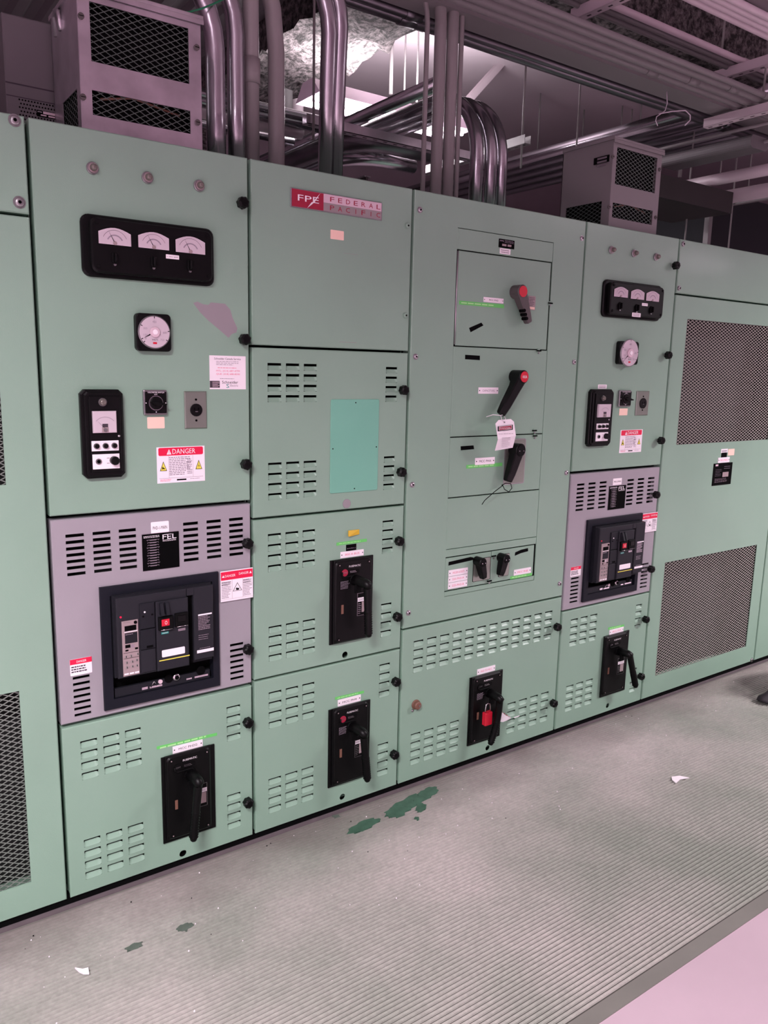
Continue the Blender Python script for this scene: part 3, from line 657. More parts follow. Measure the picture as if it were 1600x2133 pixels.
    c.tube([(X(.41), -D-.024, Z(.448)), (X(.53), -D-.024, Z(.446))], .0012, 'chrome', 6); c.tube([(X(.575), -D-.024, Z(.438)), (X(.69), -D-.024, Z(.436))], .0012, 'chrome', 6)
    for t in (.41, .465): c.loft([[(X(t), -D-.012, Z(.105)), (X(t+.04), -D-.012, Z(.105)), (X(t+.04), -D-.012, Z(.26)), (X(t), -D-.012, Z(.26))], [(X(t)+.001, -D-.018, Z(.12)), (X(t+.04)-.001, -D-.018, Z(.12)), (X(t+.04)-.001, -D-.03, Z(.26)), (X(t)+.001, -D-.03, Z(.26))]], 'charcoal2')
    c.build('push_buttons', o)
    # clear window below, hardware behind it
    c = MB(); zt, zb = z0+H*.205, z0+H*.088; xa, xb = x0+m*1.2, x1-m*1.2; ww = xb-xa
    c.box(xa, xb, -.004, .006, zb, zb+(zt-zb)*.62, 'charcoal2'); c.rect(xa+ww*.27, xa+ww*.33, zb+.006, zb+.014, -.0046, 'chrome'); c.rect(xa+ww*.35, xa+ww*.48, zb+.006, zb+.012, -.0046, 'chrome')
    c.disc(xa+ww*.46, zb+.022, .007, -.008, -.004, 'pinkplate', 12); c.disc(xa+ww*.55, zb+.026, .014, -.007, -.004, 'dark', 14); c.dome(xa+ww*.63, zb+.026, .013, -.012, -.004, 'chrome', 12); c.disc(xa+ww*.63, zb+.026, .007, -.0135, -.010, 'dark', 10)
    c.rect(xa+ww*.74, xa+ww*.80, zb+.008, zb+.013, -.0046, 'chrome'); c.rect(xa+ww*.83, xa+ww*.98, zb+.008, zb+.014, -.0046, 'chrome'); c.disc(xa+ww*.9, zb+.03, .015, -.006, -.004, 'dark', 14)
    c.tube([(xa+ww*.36, -.007, zb+.01), (xa+ww*.39, -.011, zb+.03), (xa+ww*.42, -.007, zb+.012)], .0014, 'chrome', 6); c.build('racking_hardware', o)
def fel_plate(cab, r):
    x0, x1, z0, z1 = r; w, h = x1-x0, z1-z0; X = lambda t: x0+w*t; Z = lambda t: z1-h*t; b = MB(); b.box(x0, x1, -.002, 0, z0, z1, 'silver'); b.box(x0, x1, -.0025, -.001, z0, Z(.012), 'dark')
    y = -.003; b.text('FEL', X(.55), X(.93), Z(.19), Z(.06), y, 'paper')
    b.rect(X(.60), X(.80), Z(.075), Z(.055), y, 'paper'); b.lines(X(.55), X(.95), Z(.255), Z(.20), 2, y, 'paper', 3, .35); b.lines(X(.04), X(.5), Z(.12), Z(.05), 2, y, 'paper', 4, .4)
    for k in range(11):
        zc = Z(.17+.07*k); s = .04 if k % 3 else .09
        b.rect(X(.16-s/2), X(.42+s/2), zc-.0006, zc+.0006, y, 'inkgray'); b.rect(X(.20), X(.38), zc-h*.02, zc-h*.008, y, 'silver')
        b.rect(X(.14), X(.145), zc-h*.03, zc, y, 'silver'); b.rect(X(.43), X(.435), zc-h*.03, zc, y, 'silver')
    return b.build('mimic_plate', cab, label='black plate with white FEL lettering and a switching diagram')

XV = [0.0, .628, 1.256, 2.156, 2.793, 3.841]
G = .0055
def bounds(i): return XV[i]+G, XV[i+1]-G
# ---------------------------------------------------------------- cabinet at the left edge of the photo
c0 = cabinet(-1.04, 0, 'green ventilated cabinet at the left edge with expanded metal grilles', [2.046])
door(c0, 'top_panel', -1.036, -G, 2.05, ZT)
gx1 = F(40, 1439.4)[0]; gz1 = F(40, 1439.4)[1]; gz0 = F(63.7, 1838)[1]; uz0 = F(12, 1010)[1]; uz1 = F(1432, 664)[1]
d = door(c0, 'door', -1.036, -G, ZB, 2.042, openings=[(-.93, gx1, gz0, gz1), (-.93, gx1, uz0, uz1)])
for (a, c) in ((gz0, gz1), (uz0, uz1)):
    b = MB(); b.mesh_grid(-.95, gx1+.01, a-.01, c+.01, .006, .0315, .0155, .0026, 'meshgreen'); b.build('grille', d)
for p in ((31, 250), (41, 421)): screw(c0, *p, .0125)
# ---------------------------------------------------------------- first metering cabinet
c1 = cabinet(XV[0], XV[1], 'green cabinet with large black meter panel and service sticker, below the galvanised vent box', [1.234, .604])
x0, x1 = bounds(0)
dd = door(c1, 'upper_door', x0, x1, 1.24, ZT, knobs=[(508, 422), (512, 707), (515, 968)])
sl = lv_grid((136.1, 1114), (286, 1182.8), 3, 7, .68, .5)+lv_grid((381.4, 1089), (507.2, 1155.2), 3, 7, .64, .5)+lv_grid((150.8, 1398), (190.5, 1486), 1, 8, 1, .45)+lv_grid((479.2, 1342.3), (508, 1411.3), 1, 7, 1, .45)
fr = R4(208.5, 1225.8, 459, 1425, -.01)
dg = door(c1, 'breaker_door', x0, x1, .61, 1.228, 'gray', slots=sl, openings=[(fr[0]+.02, fr[1]-.02, fr[2]+.02, fr[3]-.02)], knobs=[(518, 1133), (519, 1354)], label='mauve grey breaker door with rows of black slots')
lg = lv_grid((167, 1545), (296, 1592), 3, 4)+lv_grid((471.9, 1473.8), (501.3, 1537.5), 1, 4, 1)+lv_grid((174.6, 1750.5), (301.5, 1790.7), 3, 4)+lv_grid((473.4, 1657.4), (502, 1719.6), 1, 4, 1)
hx, hz = F(381.4, 1778)
dl = door(c1, 'lower_door', x0, x1, ZB, .598, louvers=lg, rounds=[(hx, hz, .0125)], knobs=[(519, 1507), (519, 1674)])
for p in ((196, 348), (311, 368), (419, 385)): indicator(c1, *p)
meter_panel(c1, (188, 450), (444, 588), [(204, 471, 273, 514), (287, 480, 352, 522), (365, 489, 427, 531)], [(241, 537), (322, 545), (398, 552)], [(345.5, 529.5, 373, 541, '1 HU 600', 0)], 118)
volt_meter(c1, (283, 651), (358, 733), 208, (321, 692))
relay_panel(c1, (178, 816), (262, 990), (215, 838), (192.6, 856.5, 243.8, 901), (247.5, 908), (190.6, 919, 247.5, 938), None, (192.6, 947, 249.5, 975), None, None)
selector(c1, (298.4, 812), (348.7, 864)); outlet(c1, (384, 815), (432, 892))
sticker(c1, R4(306.4, 869, 343, 892), 'peach', name='label_sticker')
danger_wide(c1, R4(325.7, 932, 427, 1001))
r = R4(435.8, 740, 512, 811); b = MB(); w, h = r[1]-r[0], r[3]-r[2]; X = lambda t: r[0]+w*t; Z = lambda t: r[3]-h*t
b.box(r[0], r[1], -.0008, 0, r[2], r[3], 'paper'); y = -.0012
b.text('Schneider Canada Service', X(.13), X(.86), Z(.12), Z(.06), y, 'ink'); b.lines(X(.18), X(.85), Z(.29), Z(.15), 3, y, 'inkgray', 3, .3); b.lines(X(.22), X(.78), Z(.38), Z(.34), 1, y, 'inkpink', 3, .4)
b.text('MTL: (514) 687-4799', X(.18), X(.83), Z(.49), Z(.425), y, 'inkpink'); b.text('QUE: (418) 688-8500', X(.18), X(.83), Z(.585), Z(.52), y, 'inkpink'); b.lines(X(.28), X(.72), Z(.70), Z(.665), 1, y, 'ink', 7, .3)
b.text('Schneider', X(.335), X(.78), Z(.83), Z(.745), y, 'dark'); b.text('Electric', X(.56), X(.78), Z(.92), Z(.855), y, 'inkgray'); b.text('S', X(.45), X(.53), Z(.96), Z(.84), y, 'tealtag')
b.rect(X(.0), X(.27), Z(.955), Z(.75), y, 'ink'); b.lines(X(.07), X(.27), Z(.94), Z(.77), 5, y-.0004, 'pinkplate', 4, .4); b.build('service_sticker', c1, label='white sticker with pink telephone numbers')
ch = [(1150, 660), (1175, 652), (1210, 668), (1240, 672), (1255, 657), (1340, 665), (1370, 700), (1385, 750), (1412, 810), (1408, 835), (1380, 845), (1360, 868), (1300, 815), (1240, 765), (1190, 715)]
b = MB(); b.prism([F(u/2.857, 400+v/2.857) for u, v in ch], -.0004, 0, 'chip'); b.build('bare_paint_patch', c1, label='grey patch where green paint has flaked off')
sticker(c1, R4(314, 1088, 352, 1110), 'white', name='label_sticker', text='PHD-1-MAIN')
fel_plate(c1, R4(295, 1113, 373.5, 1180))
breaker(c1, (207.5, 1225), (459, 1428), (241, 1248), (446.5, 1375))
danger_tall(c1, R4(457.5, 1190, 525.5, 1243)); danger_small(c1, R4(145, 1375, 192, 1400))
fuse_switch(c1, (334.7, 1578.6), (448.4, 1721), (347, 1580.5), (441.5, 1722), (397, 1612.4), (413.1, 1627.1), (402.9, 1751), tag=True, warn=False)
label_plate(c1, R4(359.4, 1555.7, 422, 1554), '') if False else label_plate(c1, (F(359.4, 1556)[0], F(421.5, 1540)[0], F(360, 1570)[1], F(359.4, 1555.7)[1]), 'MCC PH2G')
def tape(cab, a, bq, hh, text=''):
    (xa, za), (xb, zb) = F(*a), F(*bq); b = MB(); s = (zb-za)/(xb-xa)
    pl = [(xa, za-hh/2), (xb, zb-hh/2), (xb, zb+hh/2), (xa, za+hh/2)]; b.prism(pl, -.0008, 0, 'tape')
    b.lines(xa+.01, xb-.01, min(za, zb)-hh*.12, max(za, zb)+hh*.12, 1, -.0012, 'tapelight', 11, .6)
    b.build('label_tape', cab, label='bright green embossed label tape')
tape(c1, (326.5, 1558), (452, 1529), .010)
# ---------------------------------------------------------------- second cabinet, red nameplate
c2 = cabinet(XV[1], XV[2], 'green four door cabinet carrying the long red and silver nameplate', [1.733, 1.174, .611])
x0, x1 = bounds(1)
door(c2, 'top_panel', x0, x1, 1.737, ZT)
lg = lv_grid((557.2, 755.8), (659.9, 837.2), 3, 4, .76)+lv_grid((558.6, 964.4), (659.2, 1033.8), 3, 4, .76)+lv_grid((804.2, 764.3), (826.4, 836.7), 1, 4, 1)+lv_grid((800, 951), (821, 1018.7), 1, 4, 1)
o = door(c2, 'door', x0, x1, 1.178, 1.729, louvers=lg, knobs=[(844, 813), (839, 984)])
lg = lv_grid((558.1, 1112.9), (656.4, 1178.4), 3, 4, .76)+lv_grid((559.7, 1306), (656.4, 1358), 3, 4, .76)+lv_grid((797.2, 1085.2), (818.3, 1150.6), 1, 4, 1)+lv_grid((794, 1258.6), (814.6, 1322.9), 1, 4, 1)
hx, hz = F(718.9, 1364); o = door(c2, 'door', x0, x1, .615, 1.170, louvers=lg, rounds=[(hx, hz, .0125)], knobs=[(834.5, 1128), (830.5, 1286)])
lg = lv_grid((559.7, 1442.8), (655, 1493), 3, 4, .76)+lv_grid((559.3, 1623.6), (653, 1664), 3, 4, .76)+lv_grid((790.5, 1385), (811.3, 1447.9), 1, 4, 1)+lv_grid((786.8, 1551.5), (807.6, 1611), 1, 4, 1)
hx, hz = F(713.5, 1660); o = door(c2, 'door', x0, x1, ZB, .607, louvers=lg, rounds=[(hx, hz, .0125)], knobs=[(827.5, 1421.5), (824, 1573.5)])
for p in ((850, 470), (845.5, 657)): screw(c2, *p, .0095, 'green')
b = MB(); a = (F(604, 392)[0], F(794, 440)[0]); zz1 = F(604, 391)[1]; zz0 = F(604, 431)[1]; w = a[1]-a[0]; h = zz1-zz0; X = lambda t: a[0]+w*t; Z = lambda t: zz1-h*t
b.box(a[0], a[1], -.006, 0, zz0, zz1, 'silver', .001); y = -.0065; b.rect(X(.01), X(.34), Z(.95), Z(.04), y, 'crimson'); b.rect(X(.34), X(.99), Z(.50), Z(.04), y, 'pinkplate'); b.rect(X(.34), X(.99), Z(.95), Z(.50), y, 'platebrown')
y = -.007; b.text('FPE', X(.07), X(.29), Z(.62), Z(.30), y, 'paper'); b.face([(X(.305), y-.0004, Z(.04)), (X(.228), y-.0004, Z(.56)), (X(.246), y-.0004, Z(.56))], 'paper'); b.face([(X(.165), y-.0004, Z(.96)), (X(.252), y-.0004, Z(.54)), (X(.212), y-.0004, Z(.60))], 'paper')
for t, s in enumerate('FEDERAL'): b.text(s, X(.41+.087*t), X(.41+.087*t+.045), Z(.40), Z(.15), y, 'crimson')
for t, s in enumerate('PACIFIC'):
    q = X(.41+.087*t); b.text(s, q+(.02*w if s == 'I' else 0), q+(.027*w if s == 'I' else .045*w), Z(.86), Z(.60), y, 'crimson')
b.build('company_nameplate', c2, label='red and silver metal nameplate reading FPE FEDERAL PACIFIC')
sticker(c2, R4(688.5, 478, 716, 501), 'peach', name='label_sticker')
b = MB(); pr = R4(689, 832, 785.5, 1020); b.rrect(*pr, .006, -.003, 0, 'teal', .001); w = pr[1]-pr[0]; h = pr[3]-pr[2]
for a, c in ((.5, .035), (.5, .965), (.045, .52), (.955, .52)): b.disc(pr[0]+w*a, pr[3]-h*c, .0025, -.0036, -.003, 'dark', 8)
b.build('blanking_plate', c2, label='paler turquoise blanking plate')
x, z = F(722, 1049); b = MB(); b.disc(x, z, .0165, -.003, 0, 'chip', 24, .001); b.build('hole_plug', c2)
for (u0, v0, u1, v1) in ((716, 525, 746, 533), (707, 710, 742, 716)):
    b = MB(); rr = R4(u0, v0, u1, v1); b.rect(rr[0], rr[1], rr[2]+.003, rr[3]-.003, -.0003, 'scuff'); b.build('glue_residue', c2)
fuse_switch(c2, (686.9, 1167.9), (772.5, 1325), (699.6, 1171.4), (772, 1326.4), (737.8, 1207.3), (765.5, 1217), (767.9, 1326), red=True)
fuse_switch(c2, (683.9, 1479), (766.7, 1613), (696.9, 1480.3), (765.5, 1614.4), (732, 1512.6), (757.5, 1527), (765.5, 1627), red=True)
label_plate(c2, (F(709, 1150)[0], F(757, 1144)[0], F(709, 1163)[1], F(709, 1150)[1]), '800 A BUS', ink='inkpink'); label_plate(c2, (F(703.5, 1459)[0], F(751, 1447)[0], F(704, 1471.5)[1], F(703.5, 1458.5)[1]), 'MCC PH4')
b = MB(); q = (F(721, 1136)[0], F(742, 1133)[0], F(721, 1148)[1], F(721, 1135)[1]); b.box(q[0], q[1], -.0015, 0, q[2], q[3], 'dark'); b.text('BUS-PH1-2', q[0]+.004, q[1]-.004, q[2]+.007, q[2]+.011, -.002, 'inkgray'); b.build('nameplate', c2, label='small black nameplate')
tape(c2, (701, 1133.5), (764, 1125), .011); tape(c2, (698, 1455), (758, 1441), .010)
b = MB(); p = [F(725, 1105), F(748, 1102.5), F(748, 1112.5), F(724.5, 1115.5)]; b.loft([[(p[3][0], -.001, p[3][1]), (p[2][0], -.001, p[2][1]), (p[1][0], -.001, p[1][1]), (p[0][0], -.001, p[0][1])], [(p[3][0]-.004, -.012, p[3][1]-.002), (p[2][0], -.002, p[2][1]), (p[1][0], -.002, p[1][1]), (p[0][0], -.004, p[0][1])]], 'amber'); b.build('tape_scrap', c2, label='small curling scrap of yellow tape')
# ---------------------------------------------------------------- third cabinet, distribution section
c3 = cabinet(XV[2], XV[3], 'widest green cabinet with red capped lever handles and hanging danger tag', [.683])
x0, x1 = bounds(2)
ox0, ox1, oz0, oz1 = F(948, 600)[0], F(1146, 600)[0], F(924.5, 1243.8)[1], F(953, 473.4)[1]
ox0 = F(944.6, 720)[0]; ox1 = F(1141, 726)[0]
door(c3, 'frame_panel', x0, x1, .687, ZT, openings=[(ox0, ox1, oz0, oz1)])
b = MB(); b.box(ox0-.01, ox1+.01, .004, .02, oz0-.01, oz1+.01, 'dark'); b.build('recess', c3)
zs = [F(944.6, 720.5)[1], F(938, 911)[1], F(932.4, 1038)[1], F(927.5, 1145.8)[1], F(928, 1162.5)[1], F(926, 1232.5)[1]]
zA = F(951.9, 519.7)[1]; g = .002
def inner(name, a, c, p, q, **k):
    b = MB(); b.plate(a, c, p, q, -.001, .008, 'green', c=.002); return b.build(name, c3)
inner('filler_plate', ox0+g*.3, ox1-g, zA+g, oz1-g); inner('unit_door', ox0+.010, ox1-g-.006, zs[0]+g, zA-g); inner('unit_door', ox0+g, ox1-g, zs[1]+g, zs[0]-g); inner('unit_door', ox0+g, ox1-g, zs[2]+g, zs[1]-g)
inner('blank_cover', ox0+.0005, ox1-g, zs[3]+.001, zs[2]-g); inner('filler_plate', ox0+.0005, ox1-g, zs[4]+g, zs[3]-.001)
xm = (F(1023, 1148)[0]+F(1022, 1214)[0])/2
inner('unit_door', ox0+g, xm-.0015, zs[5]+g, zs[4]-g); inner('unit_door', xm+.0015, ox1-.012, zs[5]+g, zs[4]-g); inner('filler_plate', ox0+.0005, ox1-g, oz0+.001, zs[5]-g)
b = MB(); b.tube([(ox0+.004, -.001, zs[0]+.006), (ox0+.004, -.001, zA-.004)], .0025, 'silver', 8); b.build('piano_hinge', c3)
for p in ((876, 437), (867, 743), (860, 1010), (852, 1277), (1213.5, 496), (1197, 754), (1181, 985), (1167, 1216)): screw(c3, *p, .009, 'silver')
def lever(cab, cap, tip, D=.055, r=.024, m='black', capm='red', wide=.9, txt=None, tipr=.5, notch=False, base=None):
    # rotary lever: drum standing off the door, tapering arm, coloured cap
    cx, cz = F(*cap, -D); tx, tz = F(*tip, -D+.008); b = MB(); b.disc(cx, cz, r, -D, -.001, m, 24, .003)
    if base: q = R4(*base); b2 = MB(); b2.rrect(q[0], q[1], q[2], q[3], .004, -.003, -.001, 'steel' if base[4:] else 'green', .001)
    d = Vector((tx-cx, 0, tz-cz)); L = d.length; d.normalize(); n = Vector((-d.z, 0, d.x))
    sec = []
    for t, wd, yf, yb in ((0, wide*r, -D+.002, -.012), (.3, .78*r, -D+.003, -D+.036), (.75, tipr*r*1.15, -D+.006, -D+.034), (.97, tipr*r, -D+.010, -D+.032), (1, tipr*r*.8, -D+.012, -D+.030)):
        p = Vector((cx, 0, cz))+d*L*t; a, c = p-n*wd, p+n*wd
        sec.append([(a.x, yb, a.z), (c.x, yb, c.z), (c.x, yf+.003, c.z), ((p+n*wd*.75).x, yf, (p+n*wd*.75).z), ((p-n*wd*.75).x, yf, (p-n*wd*.75).z), (a.x, yf+.003, a.z)])
    b.loft(sec, m)
    if notch:
        for t in (.55, .68, .81): p = Vector((cx, 0, cz))+d*L*t-n*r*.62; b.disc(p.x, p.z, .0065, -D+.004, -D+.03, 'dark', 10)
    o = b.build('lever_handle', cab)
    b = MB(); b.disc(cx, cz, r*.82, -D-.0022, -D, capm, 24, .0008)
    if txt: b.text(txt, cx-r*.5, cx+r*.5, cz-r*.22, cz+r*.22, -D-.0028, 'paper')
    if capm != 'red':
        for dx in (-.4, .45): b.disc(cx+r*dx, cz-.1*r, .0022, -D-.0034, -D-.002, 'silver', 8)
    b.build('handle_cap', o, **({'label': 'round red cap'} if capm == 'red' else {}))
    return o
mat('handlegrey', (84, 78, 78), .5)
lever(c3, (1090, 607), (1106, 672), .05, .026, 'handlegrey', notch=True)
lever(c3, (1092.5, 785), (1048, 864), .062, .026, 'black', txt='400A', tipr=.62)
b = MB(); q = R4(1052, 915, 1090, 1006); b.rrect(q[0], q[1], q[2], q[3], .008, -.003, -.001, 'silver'); b.rrect(q[0]+.003, q[1]-.003, q[2]+.003, q[3]-.003, .006, -.0036, -.003, 'outletmetal'); b.build('handle_plate', c3)
lever(c3, (1086, 938), (1062.5, 1004), .05, .027, 'black', 'blackmatte', tipr=.6)
for q, cap, tip in (((985.5, 1165, 1019.5, 1206), (1007.5, 1172.5), (1012, 1206)), ((1039.5, 1155, 1058.5, 1198), (1057, 1165), (1046.5, 1200))):
    a = R4(*q); b = MB(); b.rrect(a[0], a[1], a[2], a[3], .004, -.0025, -.001, 'dark'); b.rrect(a[0]+.0015, a[1]-.0015, a[2]+.0015, a[3]-.0015, .004, -.0035, -.002, 'outletmetal'); b.build('handle_plate', c3)
    lever(c3, cap, tip, .045, .019, 'black', 'blackmatte', tipr=.6)
b = MB(); q = R4(1101, 616, 1113.5, 646.5); b.box(q[0], q[1], -.003, -.001, q[2], q[3], 'tripunit'); b.lines(q[0]+.003, q[1]-.003, q[2]+.014, q[3]-.004, 6, -.0034, 'ink', 3, .3); b.rect(q[0]+.003, q[1]-.003, q[2]+.003, q[2]+.012, -.0034, 'peach'); b.build('rating_label', c3)
def mark(pts, y=-.0016):
    b = MB(); b.prism([F(u, v, 0) for u, v in pts], y, -.001, 'dark'); b.build('black_tape', c3)
Zm = lambda l, ox, oy, s: [(ox+a/s, oy+c/s) for a, c in l]
mark(Zm([(520, 1243), (625, 1198), (643, 1222), (533, 1280)], 850, 380, 4.1026)); mark(Zm([(487, 160), (612, 168), (612, 206), (486, 198)], 850, 700, 4.1026)); mark(Zm([(448, 942), (558, 934), (563, 966), (450, 976)], 850, 700, 4.1026))
mark(Zm([(458, 602), (640, 560), (665, 565), (662, 585), (455, 632)], 820, 1020, 4)); mark(Zm([(1012, 522), (1060, 500), (1118, 486), (1119, 512), (1060, 528), (1008, 550)], 820, 1020, 4))
label_plate(c3, R4(1006.7, 618.5, 1047.4, 632.5), 'MCC PHD', y=-.001); label_plate(c3, R4(996.2, 806.8, 1036.5, 820.2), 'CAPACITORS', y=-.001, ink='inkgray'); label_plate(c3, R4(989.4, 954, 1029, 966), 'MCC PHA', y=-.001)
q = (F(934, 1190)[0], F(973.5, 1184)[0]); zz = [F(934, 1188)[1], F(934, 1201)[1], F(934, 1214)[1], F(934, 1227)[1]]
label_plate(c3, (q[0], q[1], zz[1]+.001, zz[0]), 'WELDER OUTLETS', y=-.001, ink='inkpink'); label_plate(c3, (q[0], q[1], zz[2]+.001, zz[1]-.001), '225-PH2-A', y=-.001, ink='inkpink'); label_plate(c3, (q[0], q[1], zz[3], zz[2]-.001), '225-PH2-B', y=-.001, ink='inkpink')
q = (F(1070, 1190)[0], F(1105, 1185)[0], F(1070, 1199)[1], F(1070, 1187)[1]); label_plate(c3, q, 'MCC PHB', y=-.001, ink='inkpink')
def tape3(a, bq, hh): tape(c3, a, bq, hh)
for a, bq, hh in (((956, 631), (1049.4, 637.5), .014), ((971, 971.5), (1045.7, 968), .014), ((1062.5, 1204), (1107.5, 1195.5), .013)):
    (xa, za), (xb, zb) = F(*a), F(*bq); zc = (za+zb)/2; b = MB(); b.box(xa, xb, -.0018, -.001, zc-hh/2, zc+hh/2, 'tape'); b.lines(xa+.01, xb-.01, zc-hh*.25, zc+hh*.25, 1, -.0021, 'tapelight', 5, .6); b.build('label_tape', c3, label='bright green embossed label tape')
b = MB(); q = (F(1039, 497)[0], F(1071, 502)[0], F(1039, 515)[1], F(1039, 497)[1]); w = q[1]-q[0]; h = q[3]-q[2]; b.box(q[0], q[1], -.003, -.001, q[2], q[3], 'dark'); b.text('FPE', q[0]+w*.05, q[0]+w*.3, q[2]+h*.68, q[2]+h*.86, -.0034, 'inkgray'); b.text('FEDERAL', q[0]+w*.37, q[1]-w*.05, q[2]+h*.76, q[2]+h*.9, -.0034, 'inkgray'); b.text('PACIFIC', q[0]+w*.37, q[1]-w*.05, q[2]+h*.58, q[2]+h*.71, -.0034, 'inkgray')
b.rect(q[0]+w*.2, q[0]+w*.48, q[2]+h*.2, q[2]+h*.45, -.0034, 'tripunit'); b.rect(q[0]+w*.55, q[0]+w*.8, q[2]+h*.2, q[2]+h*.45, -.0034, 'tripunit'); b.build('nameplate', c3, label='small black maker plate')
sticker(c3, (F(1041, 516)[0], F(1063, 519)[0], F(1041, 528)[1], F(1041, 516.5)[1]), 'white', y=-.001, name='label_sticker', fine=2)
def latch(u, v):
    x, z = F(u, v); b = MB(); b.disc(x, z, .009, -.004, -.001, 'green', 14); b.box(x-.012, x+.012, -.007, -.003, z-.002, z+.003, 'dark'); b.disc(x, z-.008, .004, -.006, -.002, 'steel', 8); b.build('latch', c3)
for p in ((1121, 731), (1112, 897), (1113, 908), (1145, 632), (1027, 1158), (1018, 1210)): latch(*p)
# lower wide door
lg = lv_grid((862, 1336), (1148, 1329.5), 12, 4, .74)+lv_grid((855.8, 1530), (954, 1561), 4, 4, .74)+lv_grid((1057.5, 1466), (1140, 1500), 4, 4, .74)
hx, hz = F(1016, 1558)
d = door(c3, 'lower_door', x0, x1, ZB, .679, louvers=lg, rounds=[(hx, hz, .0125)], knobs=[(1164, 1307), (1156, 1466)])
x, z = F(869, 1469, -.01); b = MB(); b.disc(x, z, .020, -.006, 0, 'brownplug', 20, .002); b.disc(x, z, .016, -.020, -.005, 'brownplug', 18, .003); b.disc(x+.004, z, .004, -.022, -.02, 'silver', 8); b.dome(x-.016, z-.022, .006, -.006, 0, 'steel', 8); b.dome(x+.014, z-.022, .005, -.006, 0, 'steel', 8); b.build('key_lock', c3, label='brown round key lock')
sw3, (SX, SZ, SD) = fuse_switch(c3, (978.2, 1412), (1039, 1531.4), (987.4, 1414.3), (1039, 1531.4), (1018, 1442.4), (1041.3, 1455), (1021, 1551), word='FUSEMATIC', tag=False, curve=.012, tip=-.07)
label_plate(c3, (F(994, 1394.5)[0], F(1031, 1386.5)[0], F(994, 1406)[1], F(994, 1394.5)[1]), 'PHD TO MCC', ink='inkpink')
# ---------------------------------------------------------------- fourth cabinet, second metering section
c4 = cabinet(XV[3], XV[4], 'green metering cabinet below the mauve vent box, right of the lever handles', [1.241, .610])
x0, x1 = bounds(3)
door(c4, 'upper_door', x0, x1, 1.247, ZT, knobs=[(1411, 553), (1395, 740), (1380, 918)])
sl = lv_grid((1202.6, 1008), (1260.7, 1057.5), 3, 7, .66, .5)+lv_grid((1307.5, 998.7), (1359.5, 1046), 3, 7, .64, .5)+lv_grid((1190.4, 1196), (1203, 1253.3), 1, 8, 1, .45)+lv_grid((1336.8, 1174.5), (1346.9, 1222.4), 1, 7, 1, .45)
fr = R4(1225.5, 1084, 1326.5, 1230, -.01)
door(c4, 'breaker_door', x0, x1, .614, 1.235, 'gray', slots=sl, openings=[(fr[0]+.02, fr[1]-.02, fr[2]+.02, fr[3]-.02)], knobs=[(1370, 1031), (1359, 1186)], label='mauve grey breaker door with rows of black slots')
ra = R4(1325, 1260.5, 1334.5, 1309.6); rb = F(1330, 1388.5)[1], F(1324, 1437)[1]
wl = .052; ra = (F(1325, 1262)[0], F(1337.8, 1258)[0], F(1325, 1310)[1], F(1325, 1260.5)[1])
lg = lv_grid((1189.2, 1291), (1241, 1332.7), 3, 4, .76)+lv_grid((1179.8, 1429.9), (1231.8, 1464.8), 3, 4, .76)
hgt = ra[3]-ra[2]
for k in range(4):
    pz = hgt/3.6; lg.append((ra[0], ra[1], ra[3]-k*pz-pz*.62, ra[3]-k*pz)); zt2 = F(1327, 1390)[1]; lg.append((ra[0], ra[1], zt2-k*pz-pz*.62, zt2-k*pz))
hx, hz = F(1266, 1470)
door(c4, 'lower_door', x0, x1, ZB, .606, louvers=lg, rounds=[(hx, hz, .0125)], knobs=[(1348, 1291), (1338, 1410)])
for p in ((1280, 520), (1327, 527), (1373, 534.5)): indicator(c4, *p)
meter_panel(c4, (1275, 586), (1380, 664), [(1280, 596, 1307, 620.5), (1315, 601, 1341, 625), (1347, 605, 1372, 629)], [(1295, 637), (1330, 641), (1360, 645)], [(1337.5, 631, 1349, 638, '1 HU 600', 0), (1317, 651, 1334, 661, None, 2)], 200, D=.034, label='narrow looking black panel of three ammeters')
volt_meter(c4, (1293, 710), (1329, 760), 222, (1310.5, 735.3))
relay_panel(c4, (1241, 814), (1274, 926), (1259, 829.5), (1248, 842, 1271.5, 869), (1268, 874), (1243.5, 882.5, 1267, 893.5), None, (1242, 901, 1265.5, 918), None, None)
selector(c4, (1291.5, 813), (1313, 847)); outlet(c4, (1328, 814.5), (1349.5, 865))
sticker(c4, R4(1290.5, 851, 1306.5, 865), 'peach', name='label_sticker'); sticker(c4, R4(1246, 801, 1263.5, 810), 'white', name='label_sticker', fine=2)
danger_wide(c4, R4(1293, 896, 1335, 941))
sticker(c4, R4(1277.5, 997, 1294.5, 1009), 'white', name='label_sticker', text='PHD-2-MAIN')
fel_plate(c4, R4(1269, 1012.5, 1300, 1058))
breaker(c4, (1225.5, 1084), (1326.5, 1230), (1251, 1101), (1337, 1196))
danger_tall(c4, (F(1337, 1069)[0], F(1368, 1067)[0], F(1340, 1109)[1], F(1337, 1070)[1])); danger_small(c4, R4(1189, 1182, 1209, 1198))
fuse_switch(c4, (1257.7, 1325.5), (1299.4, 1435.8), (1263.9, 1329), (1299.4, 1435), (1287.8, 1356.1), (1311.7, 1363), (1324.5, 1431), warn=False)
label_plate(c4, (F(1269.5, 1313)[0], F(1298.5, 1306)[0], F(1270, 1322)[1], F(1269.5, 1312.5)[1]), 'MCC PHF', ink='inkpink')
tape(c4, (1267, 1309.5), (1300, 1303), .012)
